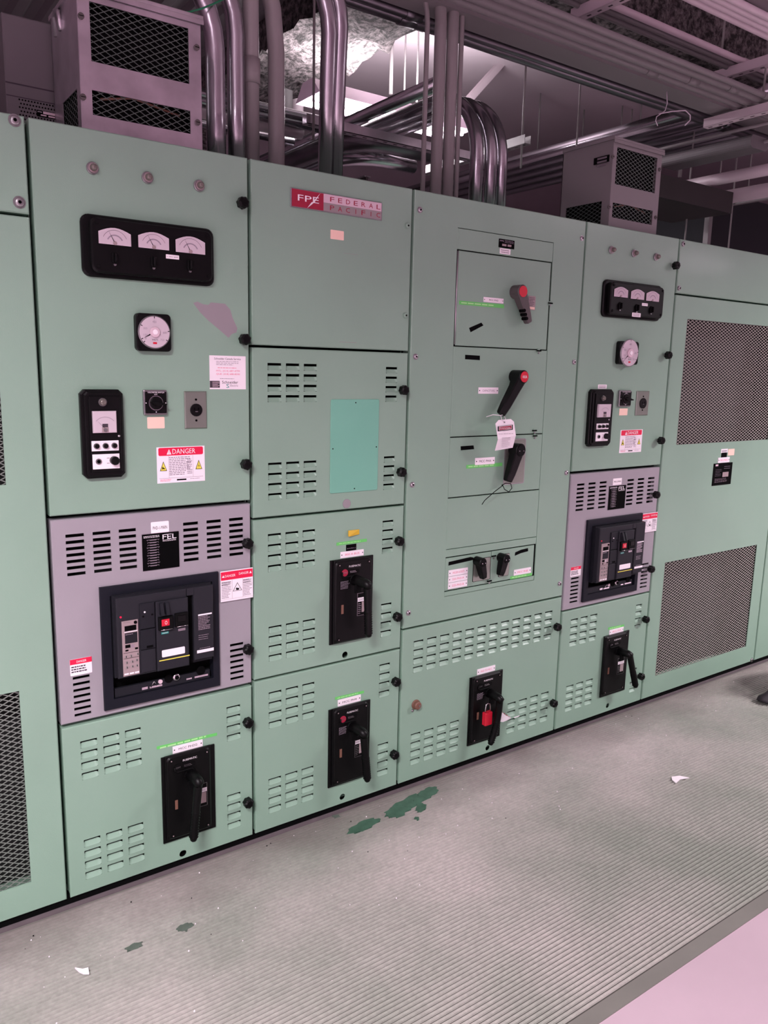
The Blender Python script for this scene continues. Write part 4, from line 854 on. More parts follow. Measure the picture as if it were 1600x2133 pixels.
# ---------------------------------------------------------------- fifth cabinet, big grilles
c5 = cabinet(XV[4], XV[5], 'wide green cabinet at the right with two large square expanded metal grilles', [2.046])
x0, x1 = bounds(4)
door(c5, 'top_panel', x0, x1, 2.05, ZT)
gu = R4(1432.3, 664.2, 1408, 926.9); gl = (F(1375, 1290)[0], F(1566, 1240)[0], F(1365, 1408.6)[1], F(1385.3, 1172.3)[1])
gux = (F(1420, 800)[0], x1-(F(1420, 800)[0]-x0))
ops = [(gux[0], gux[1], F(1408, 926.9)[1], F(1432.3, 664.2)[1]), (gl[0], gl[1], gl[2], gl[3])]
d = door(c5, 'door', x0, x1, ZB, 2.042, openings=ops)
for q in ops:
    b = MB(); b.mesh_grid(q[0]-.01, q[1]+.01, q[2]-.01, q[3]+.01, .006, .0315, .0155, .0023, 'meshpale'); b.build('grille', d)
for p in ((1424.5, 508), (1416, 600), (1567, 1375)): screw(c5, *p, .0105)
q = (F(1487, 965)[0], F(1525.5, 962)[0], F(1483, 1012)[1], F(1486.5, 966)[1]); w, h = q[1]-q[0], q[3]-q[2]; X = lambda t: q[0]+w*t; Z = lambda t: q[3]-h*t
b = MB(); b.box(q[0], q[1], -.003, 0, q[2], q[3], 'dark'); y = -.0036; b.rect(X(.08), X(.22), Z(.12), Z(.04), y, 'pinkplate'); b.rect(X(.5), X(.82), Z(.64), Z(.42), y, 'tripunit'); b.lines(X(.1), X(.45), Z(.6), Z(.25), 5, y, 'inkgray', 3, .12); b.lines(X(.1), X(.95), Z(.88), Z(.68), 4, y, 'silver', 6, .3); b.lines(X(.55), X(.95), Z(.3), Z(.12), 2, y, 'inkgray', 9, .15); b.build('rating_plate', c5, label='black square rating plate')
label_plate(c5, R4(1496, 953.5, 1518.5, 962.5), 'MCC PH2G', ink='inkpink'); sticker(c5, R4(1502.5, 935.5, 1515.5, 943), 'white', name='label_sticker', fine=1); sticker(c5, R4(1517.5, 935.5, 1529, 948), 'peach', name='label_sticker')
b = MB(); qq = R4(1503, 943, 1513.5, 952.5); b.box(qq[0], qq[1], -.001, 0, qq[2], qq[3], 'dark'); b.build('nameplate', c5)
# sliver of the next cabinet
c6 = cabinet(XV[5], XV[5]+1.04, 'last green cabinet cut off by the right edge of the photo', [2.046])
door(c6, 'top_panel', XV[5]+G, XV[5]+1.036, 2.05, ZT)
q = (XV[5]+.13, XV[5]+.91, gl[2], gl[3]); d = door(c6, 'door', XV[5]+G, XV[5]+1.036, ZB, 2.042, openings=[q])
b = MB(); b.mesh_grid(q[0]-.01, q[1]+.01, q[2]-.01, q[3]+.01, .006, .0315, .0155, .0023, 'meshpale'); b.build('grille', d)

# ---------------------------------------------------------------- loose things on the switchgear
def Vp(u, v, y): p = aty(u, v, y); return (p.x, p.y, p.z)
t = thing('danger_tag', Vp(1048, 872, -.06), 'white DANGER tag hanging by a white tie from the black red capped lever', 'tag')
b = MB(); top = [Zm([p], 920, 790, 8.42)[0] for p in ((945, 770), (1000, 715), (1215, 697), (1270, 745), (1295, 950), (1300, 1000), (1000, 1050), (970, 960))]
P = lambda u, v, y: Vector(Vp(920+u/8.42, 790+v/8.42, y))
y1 = -.075
A = [P(945, 780, y1), P(1000, 715, y1), P(1215, 697, y1), P(1270, 745, y1), P(1303, 985, y1-.012), P(988, 1055, y1-.012)]
Bq = [P(988, 1055, y1-.012), P(1303, 985, y1-.012), P(1248, 1200, y1+.006), P(935, 1255, y1+.006)]
for poly in (A, Bq): b.loft([[p+Vector((0, .0006, 0)) for p in poly], poly], 'paper')
def TR(a, c, e, f, off, m, yy=y1-.004):
    b.face([P(a, f, yy-off), P(c, f-(c-a)*.12, yy-off), P(c, e-(c-a)*.12, yy-off), P(a, e, yy-off)], m)
TR(985, 1250, 828, 915, .001, 'dark', y1-.007); TR(1005, 1235, 832, 900, .002, 'paper', y1-.007); TR(1012, 1228, 838, 894, .003, 'crimson', y1-.007)
p0, p1 = P(1025, 885, y1-.011), P(1215, 830, y1-.011); b.text('DANGER', p0.x, p1.x, (p0.z+p1.z)/2-.003, (p0.z+p1.z)/2+.003, y1-.0105, 'paper')
p0, p1 = P(1010, 975, y1-.016), P(1265, 935, y1-.016); b.text('DO NOT REMOVE THIS TAG', p0.x, p1.x, (p0.z+p1.z)/2-.0016, (p0.z+p1.z)/2+.0016, y1-.0135, 'ink')
p0, p1 = P(1040, 1200, y1-.01), P(1210, 1010, y1-.01); b.lines(p0.x, p1.x, p0.z, p1.z, 6, y1-.0135, 'inkgray', 3, .25)
c_ = P(1102, 752, y1-.002)
b.build('tag_card', t)
b = MB(); b.disc(c_.x, c_.z, .0032, y1-.003, y1+.001, 'steel', 12); b.disc(c_.x, c_.z, .0015, y1-.0035, y1-.002, 'dark', 8); b.build('eyelet', t)
b = MB(); b.tube([P(1100, 745, y1-.003), P(1055, 715, -.08), P(1040, 640, -.07), P(1060, 625, -.05), P(1100, 650, -.045), P(1122, 690, -.06), P(1108, 745, y1-.003)], .0014, 'paper', 6); b.tube([P(1045, 635, -.07), P(900, 622, -.06), P(785, 660, -.04)], .0014, 'paper', 6); b.build('zip_tie', t)
b = MB(); Q = lambda u, v, y: Vector(Vp(850+u/4.1026, 700+v/4.1026, y))
b.tube([Q(800, 1275, -.045), Q(835, 1258, -.03), Q(878, 1262, -.025), Q(888, 1300, -.03), Q(862, 1332, -.04), Q(825, 1310, -.045), Q(808, 1272, -.045)], .0016, 'dark', 6); b.tube([Q(812, 1275, -.045), Q(740, 1330, -.04), Q(655, 1405, -.03), Q(632, 1440, -.022)], .0016, 'dark', 6)
b.build('cable_tie', None, label='thin black zip tie looped on the lowest large lever handle', category='cable tie')
# padlock
t = thing('padlock', (SX(.40), -.085, SZ(.45)), 'small red padlock with steel shackle locking the switch handle', 'padlock')
PL = lambda u, v, y: Vector(Vp(970+u/11.225, 1380+v/11.225, y))
p0, p1 = PL(435, 1180, -.055), PL(575, 1430, -.055); b = MB(); b.rrect(p0.x, p1.x+.002, p1.z, p0.z, .003, -.065, -.045, 'red', .002); b.build('lock_body', t)
b = MB(); zt = PL(540, 950, -.055).z; xa = p0.x+.006; xb = p1.x-.004
b.tube([(xa, -.055, p0.z-.002), (xa, -.055, p0.z+.012), (xa+.003, -.055, zt-.004), ((xa+xb)/2, -.055, zt), (xb-.003, -.055, zt-.004), (xb, -.055, p0.z+.012), (xb, -.055, p0.z-.002)], .0028, 'chrome', 8); b.build('shackle', t)
b = MB(); q0 = [PL(a, c, y) for a, c, y in ((790, 1110, -.05), (930, 1230, -.045), (1070, 1290, -.03), (1000, 1340, -.03), (870, 1390, -.045), (760, 1375, -.05))]
b.loft([q0, [p+Vector((0, -.0008, 0)) for p in q0]], 'paper')
for k in range(4):
    a, c = .15+.2*k, .27+.2*k; lp = lambda s, u0, u1: q0[u0].lerp(q0[u1], s)
    m1 = [lp(a, 0, 2), lp(c, 0, 2), lp(c, 5, 3), lp(a, 5, 3)]; b.face([p+Vector((0, -.0014, 0)) for p in m1], 'crimson')
b.face([PL(1120, 1285, -.02), PL(1265, 1235, -.02), PL(1250, 1262, -.02), PL(1140, 1300, -.02)], 'paper')
b.build('torn_tag', None, label='torn red and white striped tag poking out behind the padlocked handle', category='tag')

# ---------------------------------------------------------------- bits on the mat
b = MB(); pl = [atz(u, v, .010) for u, v in ((1399, 1619), (1416, 1617), (1436, 1621), (1417, 1624), (1408, 1632), (1400, 1625))]; b.loft([[p for p in pl], [p+Vector((0, 0, .003)) for p in pl]], 'paper'); b.build('paper_scrap', None, label='torn white paper scrap on the mat near the right', category='paper scrap')
b = MB(); pl = [atz(u, v, .010) for u, v in ((156, 2018), (172, 2021), (184, 2018), (186, 2030), (174, 2030), (165, 2026))]; b.loft([[p for p in pl], [p+Vector((0, 0, .005)) for p in pl]], 'paper'); b.build('paper_scrap', None, label='small crumpled white paper scrap on the mat at lower left', category='paper scrap')
b = MB(); rnd = random.Random(5)
for k in range(150):
    x = rnd.uniform(-.4, 4.5); y = -.03-abs(rnd.gauss(0, .28)); s = rnd.uniform(.0012, .0032)
    if y < -1.15: continue
    p = Vector((x, y, .0072)); m = 'paper' if rnd.random() < .7 else 'dark'
    b.loft([[p+Vector((s, 0, 0)), p+Vector((0, s, 0)), p+Vector((-s, 0, 0)), p+Vector((0, -s, 0))], [p+Vector((s*.5, 0, s)), p+Vector((0, s*.5, s)), p+Vector((-s*.5, 0, s)), p+Vector((0, -s*.5, s))]], m)
b.build('debris_crumbs', None, label='tiny white and dark crumbs scattered on the rubber mat', category='debris', kind='stuff')
# black stool, one leg just inside the right edge
t = thing('work_stool', (3.72, -.45, 0), 'black stool whose flared foot shows at the right edge of the mat', 'stool')
feet = [(3.385, -.325), (4.02, -.28), (3.50, -.80), (4.10, -.72)]
for fx, fy in feet:
    tx, ty = 3.80+(fx-3.80)*.5, -.58+(fy+.58)*.5
    A = Vector((fx, fy, .012)); T = Vector((tx, ty, .44)); b = MB(); b.tube([A.lerp(T, .04), A.lerp(T, .5), T], .016, 'black', 10); o = b.build('leg', t)
    b = MB(); b.tube([A+Vector((-.012, 0, 0)), A+Vector((-.008, 0, .01)), A.lerp(T, .07), A.lerp(T, .13)], .03, 'rubber', 12, radii=[.036, .035, .024, .018]); b.build('rubber_foot', o)
b = MB(); b.cyl((3.80, -.58, .43), (3.80, -.58, .47), .16, 'black', n=24); b.build('seat', t)
b = MB(); b.tube([(feet_x*.78+3.80*.22, feet_y*.78-.58*.22, .2) for feet_x, feet_y in (feet[0], feet[1], feet[3], feet[2], feet[0])], .008, 'black', 8); b.build('foot_ring', t)

# ================================================================ on top of the cabinets
def vent_box(x0, x1, y0, y1, zt, m, fr_open, scr, label, side=None, plate=None, lid='mauve'):
    t = thing('vent_box', ((x0+x1)/2, (y0+y1)/2, ZT), label, 'vent box'); z0 = ZT+.002
    b = MB(); b.plate(x0, x1, z0, zt, y0, .012, m, openings_(fr_open, y0), c=.002); b.build('front_panel', t)
    b = MB(); b.box(x1-.003, x1, y0+.012, y1, z0, zt, m); b.box(x0, x1, y1-.003, y1, z0, zt, m); b.box(x0, x1, y0+.012, y1, z0, z0+.003, m)
    if side:   # left side sheet with its own cut-out
        a, c, e, f = side
        for (p, q, r, s) in ((y0+.012, y1, z0, e), (y0+.012, y1, f, zt), (y0+.012, a, e, f), (c, y1, e, f)): b.box(x0, x0+.003, p, q, r, s, m)
    else: b.box(x0, x0+.003, y0+.012, y1, z0, zt, m)
    b.build('housing', t)
    b = MB(); b.box(x0-.006, x1+.006, y0-.008, y1, zt, zt+.012, m, .002); b.box(x0-.006, x1+.006, y0-.008, y0-.004, zt-.012, zt, m); b.build('lid', t)
    for q in openings_(fr_open, y0):
        b = MB(); b.mesh_grid(q[0]-.006, q[1]+.006, q[2]-.006, q[3]+.006, y0+.005, .031, .0165, .0019, 'meshbox'); b.build('grille', t)
    if side:
        b = MB(); b.mesh_grid(side[0]-.004, side[1]+.004, side[2]-.004, side[3]+.004, x0+.005, .031, .0165, .0019, 'meshbox', axis='x'); b.build('grille', t)
    b = MB(); b.box(x0+.012, x1-.008, y0+.035, y1-.008, z0+.006, zt-.006, 'dark'); b.tube([(x0+.06, y0+.025, z0+.10), (x0+.15, y0+.022, z0+.12), (x1-.06, y0+.026, z0+.10)], .0035, 'brownplug', 8); b.build('dark_interior', t)  # dark block stands in for the shaded interior; thin brown lead in front
    for u, v in scr:
        p = aty(u, v, y0-.003); b = MB(); b.disc(p.x, p.z, .0085, y0-.006, y0, 'handlegrey', 12, .001); b.rect(p.x-.006, p.x+.006, p.z-.001, p.z+.001, y0-.0064, 'dark'); b.build('screw', t)
    return t
def openings_(l, y0): return [R4(*q, y0) for q in l]
sL = (atx(147, 205, .152).y, .33); sa = (.10, .26, 2.315, 2.42)
vb = vent_box(.152, .501, .05, .335, 2.655, 'galv', [(185.5, 2, 394.5, 175), (191.5, 187, 397.3, 279)], [(168.7, 33), (410, 98.7), (173, 202), (412, 255)], 'bright galvanised vent box standing on the first metering cabinet', side=(.085, .245, 2.31, 2.41))
b = MB(); p = aty(232, 132, .12); b.box(p.x, p.x+.05, .11, .14, p.z-.02, p.z, 'silver'); b.build('terminal_block', vb)
b = MB(); h1 = atx(120, 30, .15); b.tube([(.150, h1.y+.03, h1.z-.05), (.146, h1.y+.03, h1.z), (.144, h1.y, h1.z+.008), (.146, h1.y-.025, h1.z), (.150, h1.y-.025, h1.z-.05)], .007, 'galv', 8); b.build('lifting_hook', vb)
vb = vent_box(2.349, 2.682, .05, .335, 2.652, 'mauve', [(1286.4, 306, 1364.3, 402.7), (1277, 421.5, 1358, 468.8)], [(1277, 326), (1375, 353), (1269, 431), (1366.5, 452.8)], 'mauve painted vent box standing on the fourth cabinet at the right', side=(.095, .30, 2.31, 2.41))
pa, pb = atx(1269.5, 322, 2.347), atx(1237, 344, 2.347); b = MB(); b.box(2.345, 2.349, pa.y, pb.y, pb.z, pa.z, 'dark')
for k in range(3): zz = pa.z-.012-.014*k; b.face([(2.3445, pa.y+.01, zz), (2.3445, pb.y-.02, zz), (2.3445, pb.y-.02, zz+.008), (2.3445, pa.y+.01, zz+.008)], 'silver')
b.build('rating_plate', vb)
# dark grey unit behind the galvanised box
t = thing('transformer_unit', (.22, .6, ZT), 'dull grey metal unit with a perforated lower panel behind the galvanised box', 'electrical unit')
X0, X1, Y0, Y1 = .022, .42, .352, .82; b = MB(); z1_ = 2.656
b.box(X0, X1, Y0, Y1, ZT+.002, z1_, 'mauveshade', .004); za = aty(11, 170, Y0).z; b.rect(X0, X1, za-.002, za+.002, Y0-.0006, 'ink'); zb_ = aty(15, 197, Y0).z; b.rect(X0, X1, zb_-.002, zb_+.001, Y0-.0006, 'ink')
b.build('housing', t)
b = MB(); p0 = aty(40, 204, Y0)
for r in range(9):
    for c in range(16):
        x, z = p0.x+.0085*c+(.004 if r % 2 else 0), p0.z-.0105*r-.004
        if z > ZT+.01: b.disc(x, z, .0026, Y0-.0008, Y0-.0002, 'dark', 6)
b.build('perforated_panel', t)
q0, q1 = aty(76, 229, Y0), aty(116, 249, Y0); b = MB(); b.box(q0.x, q1.x, Y0-.003, Y0, q1.z, q0.z, 'dark'); w = q1.x-q0.x; h = q0.z-q1.z
b.rect(q0.x+w*.33, q1.x, q0.z-h*.5, q0.z-h*.08, Y0-.0036, 'pinkplate'); b.text('FPE', q0.x+w*.05, q0.x+w*.26, q0.z-h*.36, q0.z-h*.2, Y0-.0036, 'paper'); b.rect(q0.x+w*.2, q0.x+w*.5, q1.z+h*.15, q1.z+h*.35, Y0-.0036, 'pinkplate'); b.rect(q0.x+w*.6, q1.x-w*.05, q1.z+h*.1, q1.z+h*.35, Y0-.0036, 'pinkplate'); b.build('rating_plate', t)

def arc(p, d0, d1, R, n=8):
    # quarter bend starting at p going along d0, ending along d1
    p, d0, d1 = Vector(p), Vector(d0), Vector(d1); c = p+d1*R
    return [c-d1*R*math.cos(math.pi/2*k/n)+d0*R*math.sin(math.pi/2*k/n) for k in range(1, n+1)]
def pipe(name, label, path, r, m, cat='conduit', group=None, coup=()):
    b = MB(); b.tube(path, r, m, 16)
    for p, d in coup:
        p, d = Vector(p), Vector(d).normalized(); b.cyl(p-d*.04, p+d*.04, r*1.16, m, n=18)
    o = b.build(name, None, label=label, category=cat)
    if group: o['group'] = group
    return o
UP, PX, NX, PY, NY = (0, 0, 1), (1, 0, 0), (-1, 0, 0), (0, 1, 0), (0, -1, 0)
def riser(u, v, y, r, m, label, vb=None, R=.25, d=NX, far=1.6, topz=3.98, group=None, coup_v=None):
    p = aty(u, v, y); base = Vector((p.x, y, ZT+.002)); path = [base]
    if vb is None: path += [Vector((p.x, y, topz))]
    else:
        zb = aty(u, vb, y).z; s = Vector((p.x, y, zb)); path += [s.lerp(base, .5), s]+arc(s, UP, d, R); path.append(path[-1]+Vector(d)*far)
    cp = []
    if coup_v: cp = [((p.x, y, aty(u, coup_v, y).z), UP)]
    return pipe('conduit', label, path, r, m, 'conduit', group, cp)
gA = 'shiny conduits beside the galvanised vent box'
riser(450, 250, .25, .031, 'galvpipe', 'shiny steel conduit nearest the galvanised vent box, bending left above it', 105, .28, far=.35)
riser(492, 250, .27, .029, 'galvpipe', 'shiny steel conduit second right of the galvanised vent box, bending left', 75, .30, far=.35)
riser(524, 300, .30, .027, 'pipepaint', 'straight mauve painted conduit with a collar, right beside the shiny pair', coup_v=150)
riser(576, 300, .34, .029, 'pipepaint', 'mauve painted conduit leaning left at its top, second of the painted pair', 110, .7, far=.05)
for k, (ub, ut, lab, vb_) in enumerate(((677, 686, 'shiny steel conduit rising behind the red nameplate cabinet, left of the pair', 70), (697, 709, 'shiny steel conduit rising behind the red nameplate cabinet, right of the pair', 55))):
    p0 = aty(ub, 355, .42); p1 = aty(ut, vb_, .27); base = Vector((p0.x, .42, ZT+.002)); s = p1; dd_ = (s-p0).normalized()
    path = [base, p0.lerp(s, .5), s]; ar = arc(s, UP, NX, .26); path += ar+[ar[-1]+Vector((-.02, 0, 0))]
    pipe('conduit', lab, path, .029, 'galvpipe')
for (u, w, lab, vb_) in ((880.5, .010, 'thin mauve conduit, leftmost of the four painted risers at centre', 45), (907.5, .0245, 'thick mauve conduit, second of the four painted risers at centre', 40), (932, .0245, 'thick mauve conduit, third of the four painted risers at centre', 20), (950, .0105, 'thin mauve conduit, rightmost of the four painted risers at centre', 5)):
    riser(u, 390, .40, w, 'pipepaint', lab, vb_, .22, far=.05)
zE = 2.93
for (u, r, lab) in ((990.5, .031, 'shiny steel conduit arching backwards, leftmost of three at centre right'), (1019.5, .029, 'shiny steel conduit arching backwards, middle of three at centre right'), (1042.5, .027, 'shiny steel conduit arching backwards, rightmost of three at centre right')):
    p = aty(u, 395, .55); s = Vector((p.x, .55, zE-.30)); ar = arc(s, UP, PY, .30, 14); pipe('conduit', lab, [Vector((p.x, .55, ZT+.002)), s]+ar+[Vector((p.x, 5.5, zE))], r, 'galvpipe', coup=[((p.x, 2.2, zE), PY)])
p = aty(1065, 395, .55)
pipe('conduit', 'steel conduit running back level beside the three arched conduits', [(1.87, .62, zE), (1.87, 5.4, zE)], .031, 'galvpipe')
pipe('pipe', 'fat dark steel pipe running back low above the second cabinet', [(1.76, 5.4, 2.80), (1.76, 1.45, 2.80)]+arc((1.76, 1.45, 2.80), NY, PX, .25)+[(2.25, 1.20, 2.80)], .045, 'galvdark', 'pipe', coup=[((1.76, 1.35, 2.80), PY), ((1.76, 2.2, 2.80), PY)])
pipe('pipe', 'steel pipe running back beside the fat dark pipe', [(1.90, 5.4, 2.78), (1.90, 1.62, 2.78)]+arc((1.90, 1.62, 2.78), NY, PX, .22)+[(2.3, 1.40, 2.78)], .036, 'galvpipe', 'pipe', coup=[((1.90, 1.6, 2.78), PY)])
# struts under the arched run
def strut(p0, p1, w, h, m, label, name='strut', cat='strut channel'):
    p0, p1 = Vector(p0), Vector(p1); d = (p1-p0); L = d.length; d.normalize(); side = d.cross(Vector((0, 0, 1))).normalized(); u = side.cross(d); b = MB()
    def S_(o, ww, hh, mm):
        rings = [[p+o+side*a*ww/2+u*c*hh/2 for a, c in ((-1, -1), (1, -1), (1, 1), (-1, 1))] for p in (p0, p1)]; b.loft(rings, mm)
    S_(-u*(h/2-.0015), w, .003, m); S_(side*(w/2-.0015), .003, h, m); S_(-side*(w/2-.0015), .003, h, m)
    n = max(1, int(L/.06))
    for k in range(n):
        c = p0+d*(L*(k+.5)/n)-u*(h/2+.0006); b.face([c+d*a*.012+side*e*.006 for a, e in ((-1, -1), (1, -1), (1, 1), (-1, 1))], 'ink')
    o = b.build(name, None, label=label, category=cat); return o
a, c = atz(645, 246, 2.78), atz(1000, 318, 2.78); strut((a.x, 1.06, 2.785), (2.62, 1.06, 2.785), .042, .042, 'galv', 'steel strut channel carrying the arched conduits')
a = aty(1060, 300, 2.4); q_ = aty(1092, 293, 1.25); strut((q_.x, 2.2, q_.z), (q_.x, 1.22, q_.z), .05, .05, 'mauve', 'short strut end hanging on a rod right of the arched conduits')
strut(aty(978, 206, 2.6), aty(1055, 120, 2.6), .05, .05, 'pipepale', 'pale perforated strut leaning diagonally up to the ceiling')
# cross pipes seen at left behind the painted pair
for k, (v, r, m) in enumerate(((228, .028, 'galvpipe'), (243, .028, 'galvpipe'), (262, .034, 'pipepale'), (286, .02, 'galvpipe'))):
    p = atz(560, v, 2.98-.03*k); pipe('pipe', ('shiny level pipe behind the painted conduits, topmost of four', 'shiny level pipe behind the painted conduits, second from top of four', 'pale fat level pipe behind the painted conduits, third of four', 'thin level pipe behind the painted conduits, lowest of four')[k], [(-.6, p.y, 2.98-.03*k), (1.95 if k < 2 else 1.75, p.y, 2.98-.03*k)], r, m, 'pipe')
p = aty(545, 340, 3.2); pipe('pipe', 'upright grey pipe far behind the painted conduits', [aty(595, 330, 3.0), Vector((aty(595, 330, 3.0).x, 3.0, 3.9))], .05, 'mauve', 'pipe'); pipe('pipe', 'pale upright pipe far behind, right of the painted conduits', [aty(618, 335, 3.2), Vector((aty(618, 335, 3.2).x, 3.2, 3.9))], .05, 'pipepale', 'pipe')
# corrugated deck strips left of the lit beam
b = MB(); n = 60; zc = 3.78; xa, xb = .2, 1.93; pr = []
for k in range(n+1): pr.append((xa+(xb-xa)*k/n, zc+(.03 if k % 6 in (1, 2, 3) else 0)))
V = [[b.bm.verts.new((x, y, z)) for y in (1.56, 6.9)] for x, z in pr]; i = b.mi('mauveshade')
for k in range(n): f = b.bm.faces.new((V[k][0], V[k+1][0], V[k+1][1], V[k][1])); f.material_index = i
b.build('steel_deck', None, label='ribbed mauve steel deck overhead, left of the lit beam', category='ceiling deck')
# dark cable tray
ta, tb = atz(752, 372, 2.47), atz(884, 318, 2.47)
b = MB(); b.box(ta.x-.005, ta.x+.005, .62, 3.2, 2.36, 2.47, 'duct'); b.box(ta.x, ta.x+.40, .62, 3.2, 2.355, 2.365, 'duct'); b.box(ta.x+.395, ta.x+.405, .62, 3.2, 2.36, 2.47, 'duct'); b.box(ta.x-.012, ta.x+.02, .62, 3.2, 2.468, 2.474, 'mauve'); b.box(ta.x+.05, ta.x+.35, .68, .72, ZT+.001, 2.356, 'duct'); b.build('cable_tray', None, label='dark steel cable tray running back above the red nameplate cabinet', category='cable tray')

# ---------------------------------------------------------------- overhead rack parallel to the switchgear
zR = 3.1
lab = ['lower shiny long pipe of the overhead rack, nearest the lit ceiling', 'upper shiny long pipe of the overhead rack']
for k, (v, u, r) in enumerate(((81, 970, .026), (70, 970, .020))):
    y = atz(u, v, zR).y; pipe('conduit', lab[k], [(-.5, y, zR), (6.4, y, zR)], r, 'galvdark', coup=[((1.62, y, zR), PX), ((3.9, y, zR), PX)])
y0, y1 = atz(970, 24, zR).y, atz(970, 60, zR).y
b = MB(); b.box(-.5, 5.1, y0, y1, zR-.004, zR, 'mauve'); b.box(-.5, 5.1, y0, y0+.004, zR, zR+.06, 'mauve'); b.box(-.5, 5.1, y1-.004, y1, zR, zR+.06, 'mauve'); b.build('wireway', None, label='wide flat mauve wireway in the overhead rack', category='wireway')
for k, (v, r) in enumerate(((9, .018), (-9, .020), (-30, .018), (-46, .014))):
    y = atz(970, v, zR).y; pipe('conduit', ('mauve conduit of the overhead rack, next to the flat wireway', 'mauve conduit of the overhead rack, second from the flat wireway', 'mauve conduit of the overhead rack, third from the flat wireway', 'thin mauve conduit on the outer edge of the overhead rack')[k], [(-.5, y, zR+.005), (6.4, y, zR+.005)], r, 'mauve', coup=[((2.9+.25*k, y, zR+.005), PX)])
pa = atz(1484, 257, zR-.05); strut((pa.x, pa.y+.04, zR-.045), (pa.x, pa.y-.45, zR-.045), .045, .045, 'pipepale', 'painted strut carrying the right end of the overhead rack')
# upper right rack
zU = 3.4
for k, (u, v, r, m) in enumerate(((1441, 82, .017, 'pipepale'), (1441, 91, .013, 'mauve'), (1441, 99, .013, 'mauve'))):
    y = atz(u, v, zU).y; pipe('conduit', ('pale conduit along the fireproofed beam, upper right, top of three', 'mauve conduit along the fireproofed beam, upper right, middle of three', 'mauve conduit along the fireproofed beam, upper right, lowest of three')[k], [(1.9, y, zU-.012*k), (7, y, zU-.012*k)], r, m, coup=[((3.9+.3*k, y, zU-.012*k), PX)])
for k, (u, v) in enumerate(((1500, 28), (1500, 13), (1500, 0), (1500, -14))):
    y = atz(u, v, zU).y; pipe('conduit', ('pale conduit crossing the top right corner, lowest of four', 'pale conduit crossing the top right corner, second of four', 'pale conduit crossing the top right corner, third of four', 'pale conduit crossing the top right corner, highest of four')[k], [(1.9, y, zU), (7, y, zU)], .017, 'pipepale')
for k, (u, v) in enumerate(((1196, 34), (1491, 161))):
    p = atz(u, v, zU-.05); strut((p.x, p.y, zU-.05), (p.x, p.y-.75, zU-.05), .05, .05, 'pipepale', ('pale chipped strut under the upper right conduits, left one', 'pale chipped strut under the upper right conduits, right one')[k])
# pipes running back at right
for k in range(5):
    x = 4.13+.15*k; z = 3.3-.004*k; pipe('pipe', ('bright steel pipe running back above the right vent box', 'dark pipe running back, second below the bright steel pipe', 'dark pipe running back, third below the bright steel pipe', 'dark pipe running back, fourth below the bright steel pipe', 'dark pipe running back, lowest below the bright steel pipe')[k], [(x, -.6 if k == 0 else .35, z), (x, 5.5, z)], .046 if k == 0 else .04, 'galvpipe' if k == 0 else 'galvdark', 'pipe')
def along_y(u0, v0, z, u1, v1):  # level bar towards the back wall through two photo points
    a, c = atz(u0, v0, z), atz(u1, v1, z); return (a.x+c.x)/2, a.y, c.y
for k, (q, r, m, lab) in enumerate((((1380, 311, 3.05, 1505, 278), .010, 'mauve', 'thin rail level above the unlit light fixture'), ((1380, 343, 3.0, 1566, 302), .010, 'mauve', 'thin rail just over the unlit light fixture'), ((1455, 381, 2.9, 1600, 354), .035, 'pipepale', 'pale insulated pipe below the unlit light fixture'), ((1530, 408, 2.85, 1600, 396), .045, 'pipepale', 'fat pale insulated pipe above the mesh fence'))):
    x, ya, yb = along_y(*q); pipe('pipe', lab, [(x, ya+.6, q[2]), (x, yb-.3, q[2])], r, m, 'pipe')
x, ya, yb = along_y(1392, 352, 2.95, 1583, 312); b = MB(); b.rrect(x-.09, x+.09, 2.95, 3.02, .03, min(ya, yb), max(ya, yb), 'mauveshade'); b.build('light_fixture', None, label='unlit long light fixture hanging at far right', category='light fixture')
pd = aty(1378, 362, .8); pe = aty(1528, 402, .8); b = MB(); b.box(pd.x-.1, pe.x, .8, 1.25, pd.z-.13, pd.z, 'duct'); b.build('air_duct', None, label='dark brown square duct right of the mauve vent box', category='duct')
# mesh fence behind the right cabinets
fx = 4.95; t = thing('mesh_fence', (fx, 1.6, 0), 'dark mesh fence with pale rail behind the right cabinets', 'fence')
b = MB(); b.box(fx-.02, fx+.02, -.2, 3.6, 2.88, 2.92, 'mauve'); b.build('top_rail', t)
for y in (.05, 1.30, 2.5, 3.5): b = MB(); b.box(fx-.02, fx+.02, y-.02, y+.02, 0, 2.88, 'mauve'); b.build('post', t)
b = MB(); b.box(fx+.02, fx+.024, 1.3, 3.6, .05, 2.88, 'fence'); b.build('mesh_panel', t, kind='stuff')
t = b = None
b = MB(); b.box(5.2, 9.5, 1.8, 1.9, 0, 3.2, 'fence'); b.build('dark_backdrop', None, label='black backdrop added for the unlit far right behind the fence', category='backdrop')  # black sheet added in place of the unlit space behind the fence
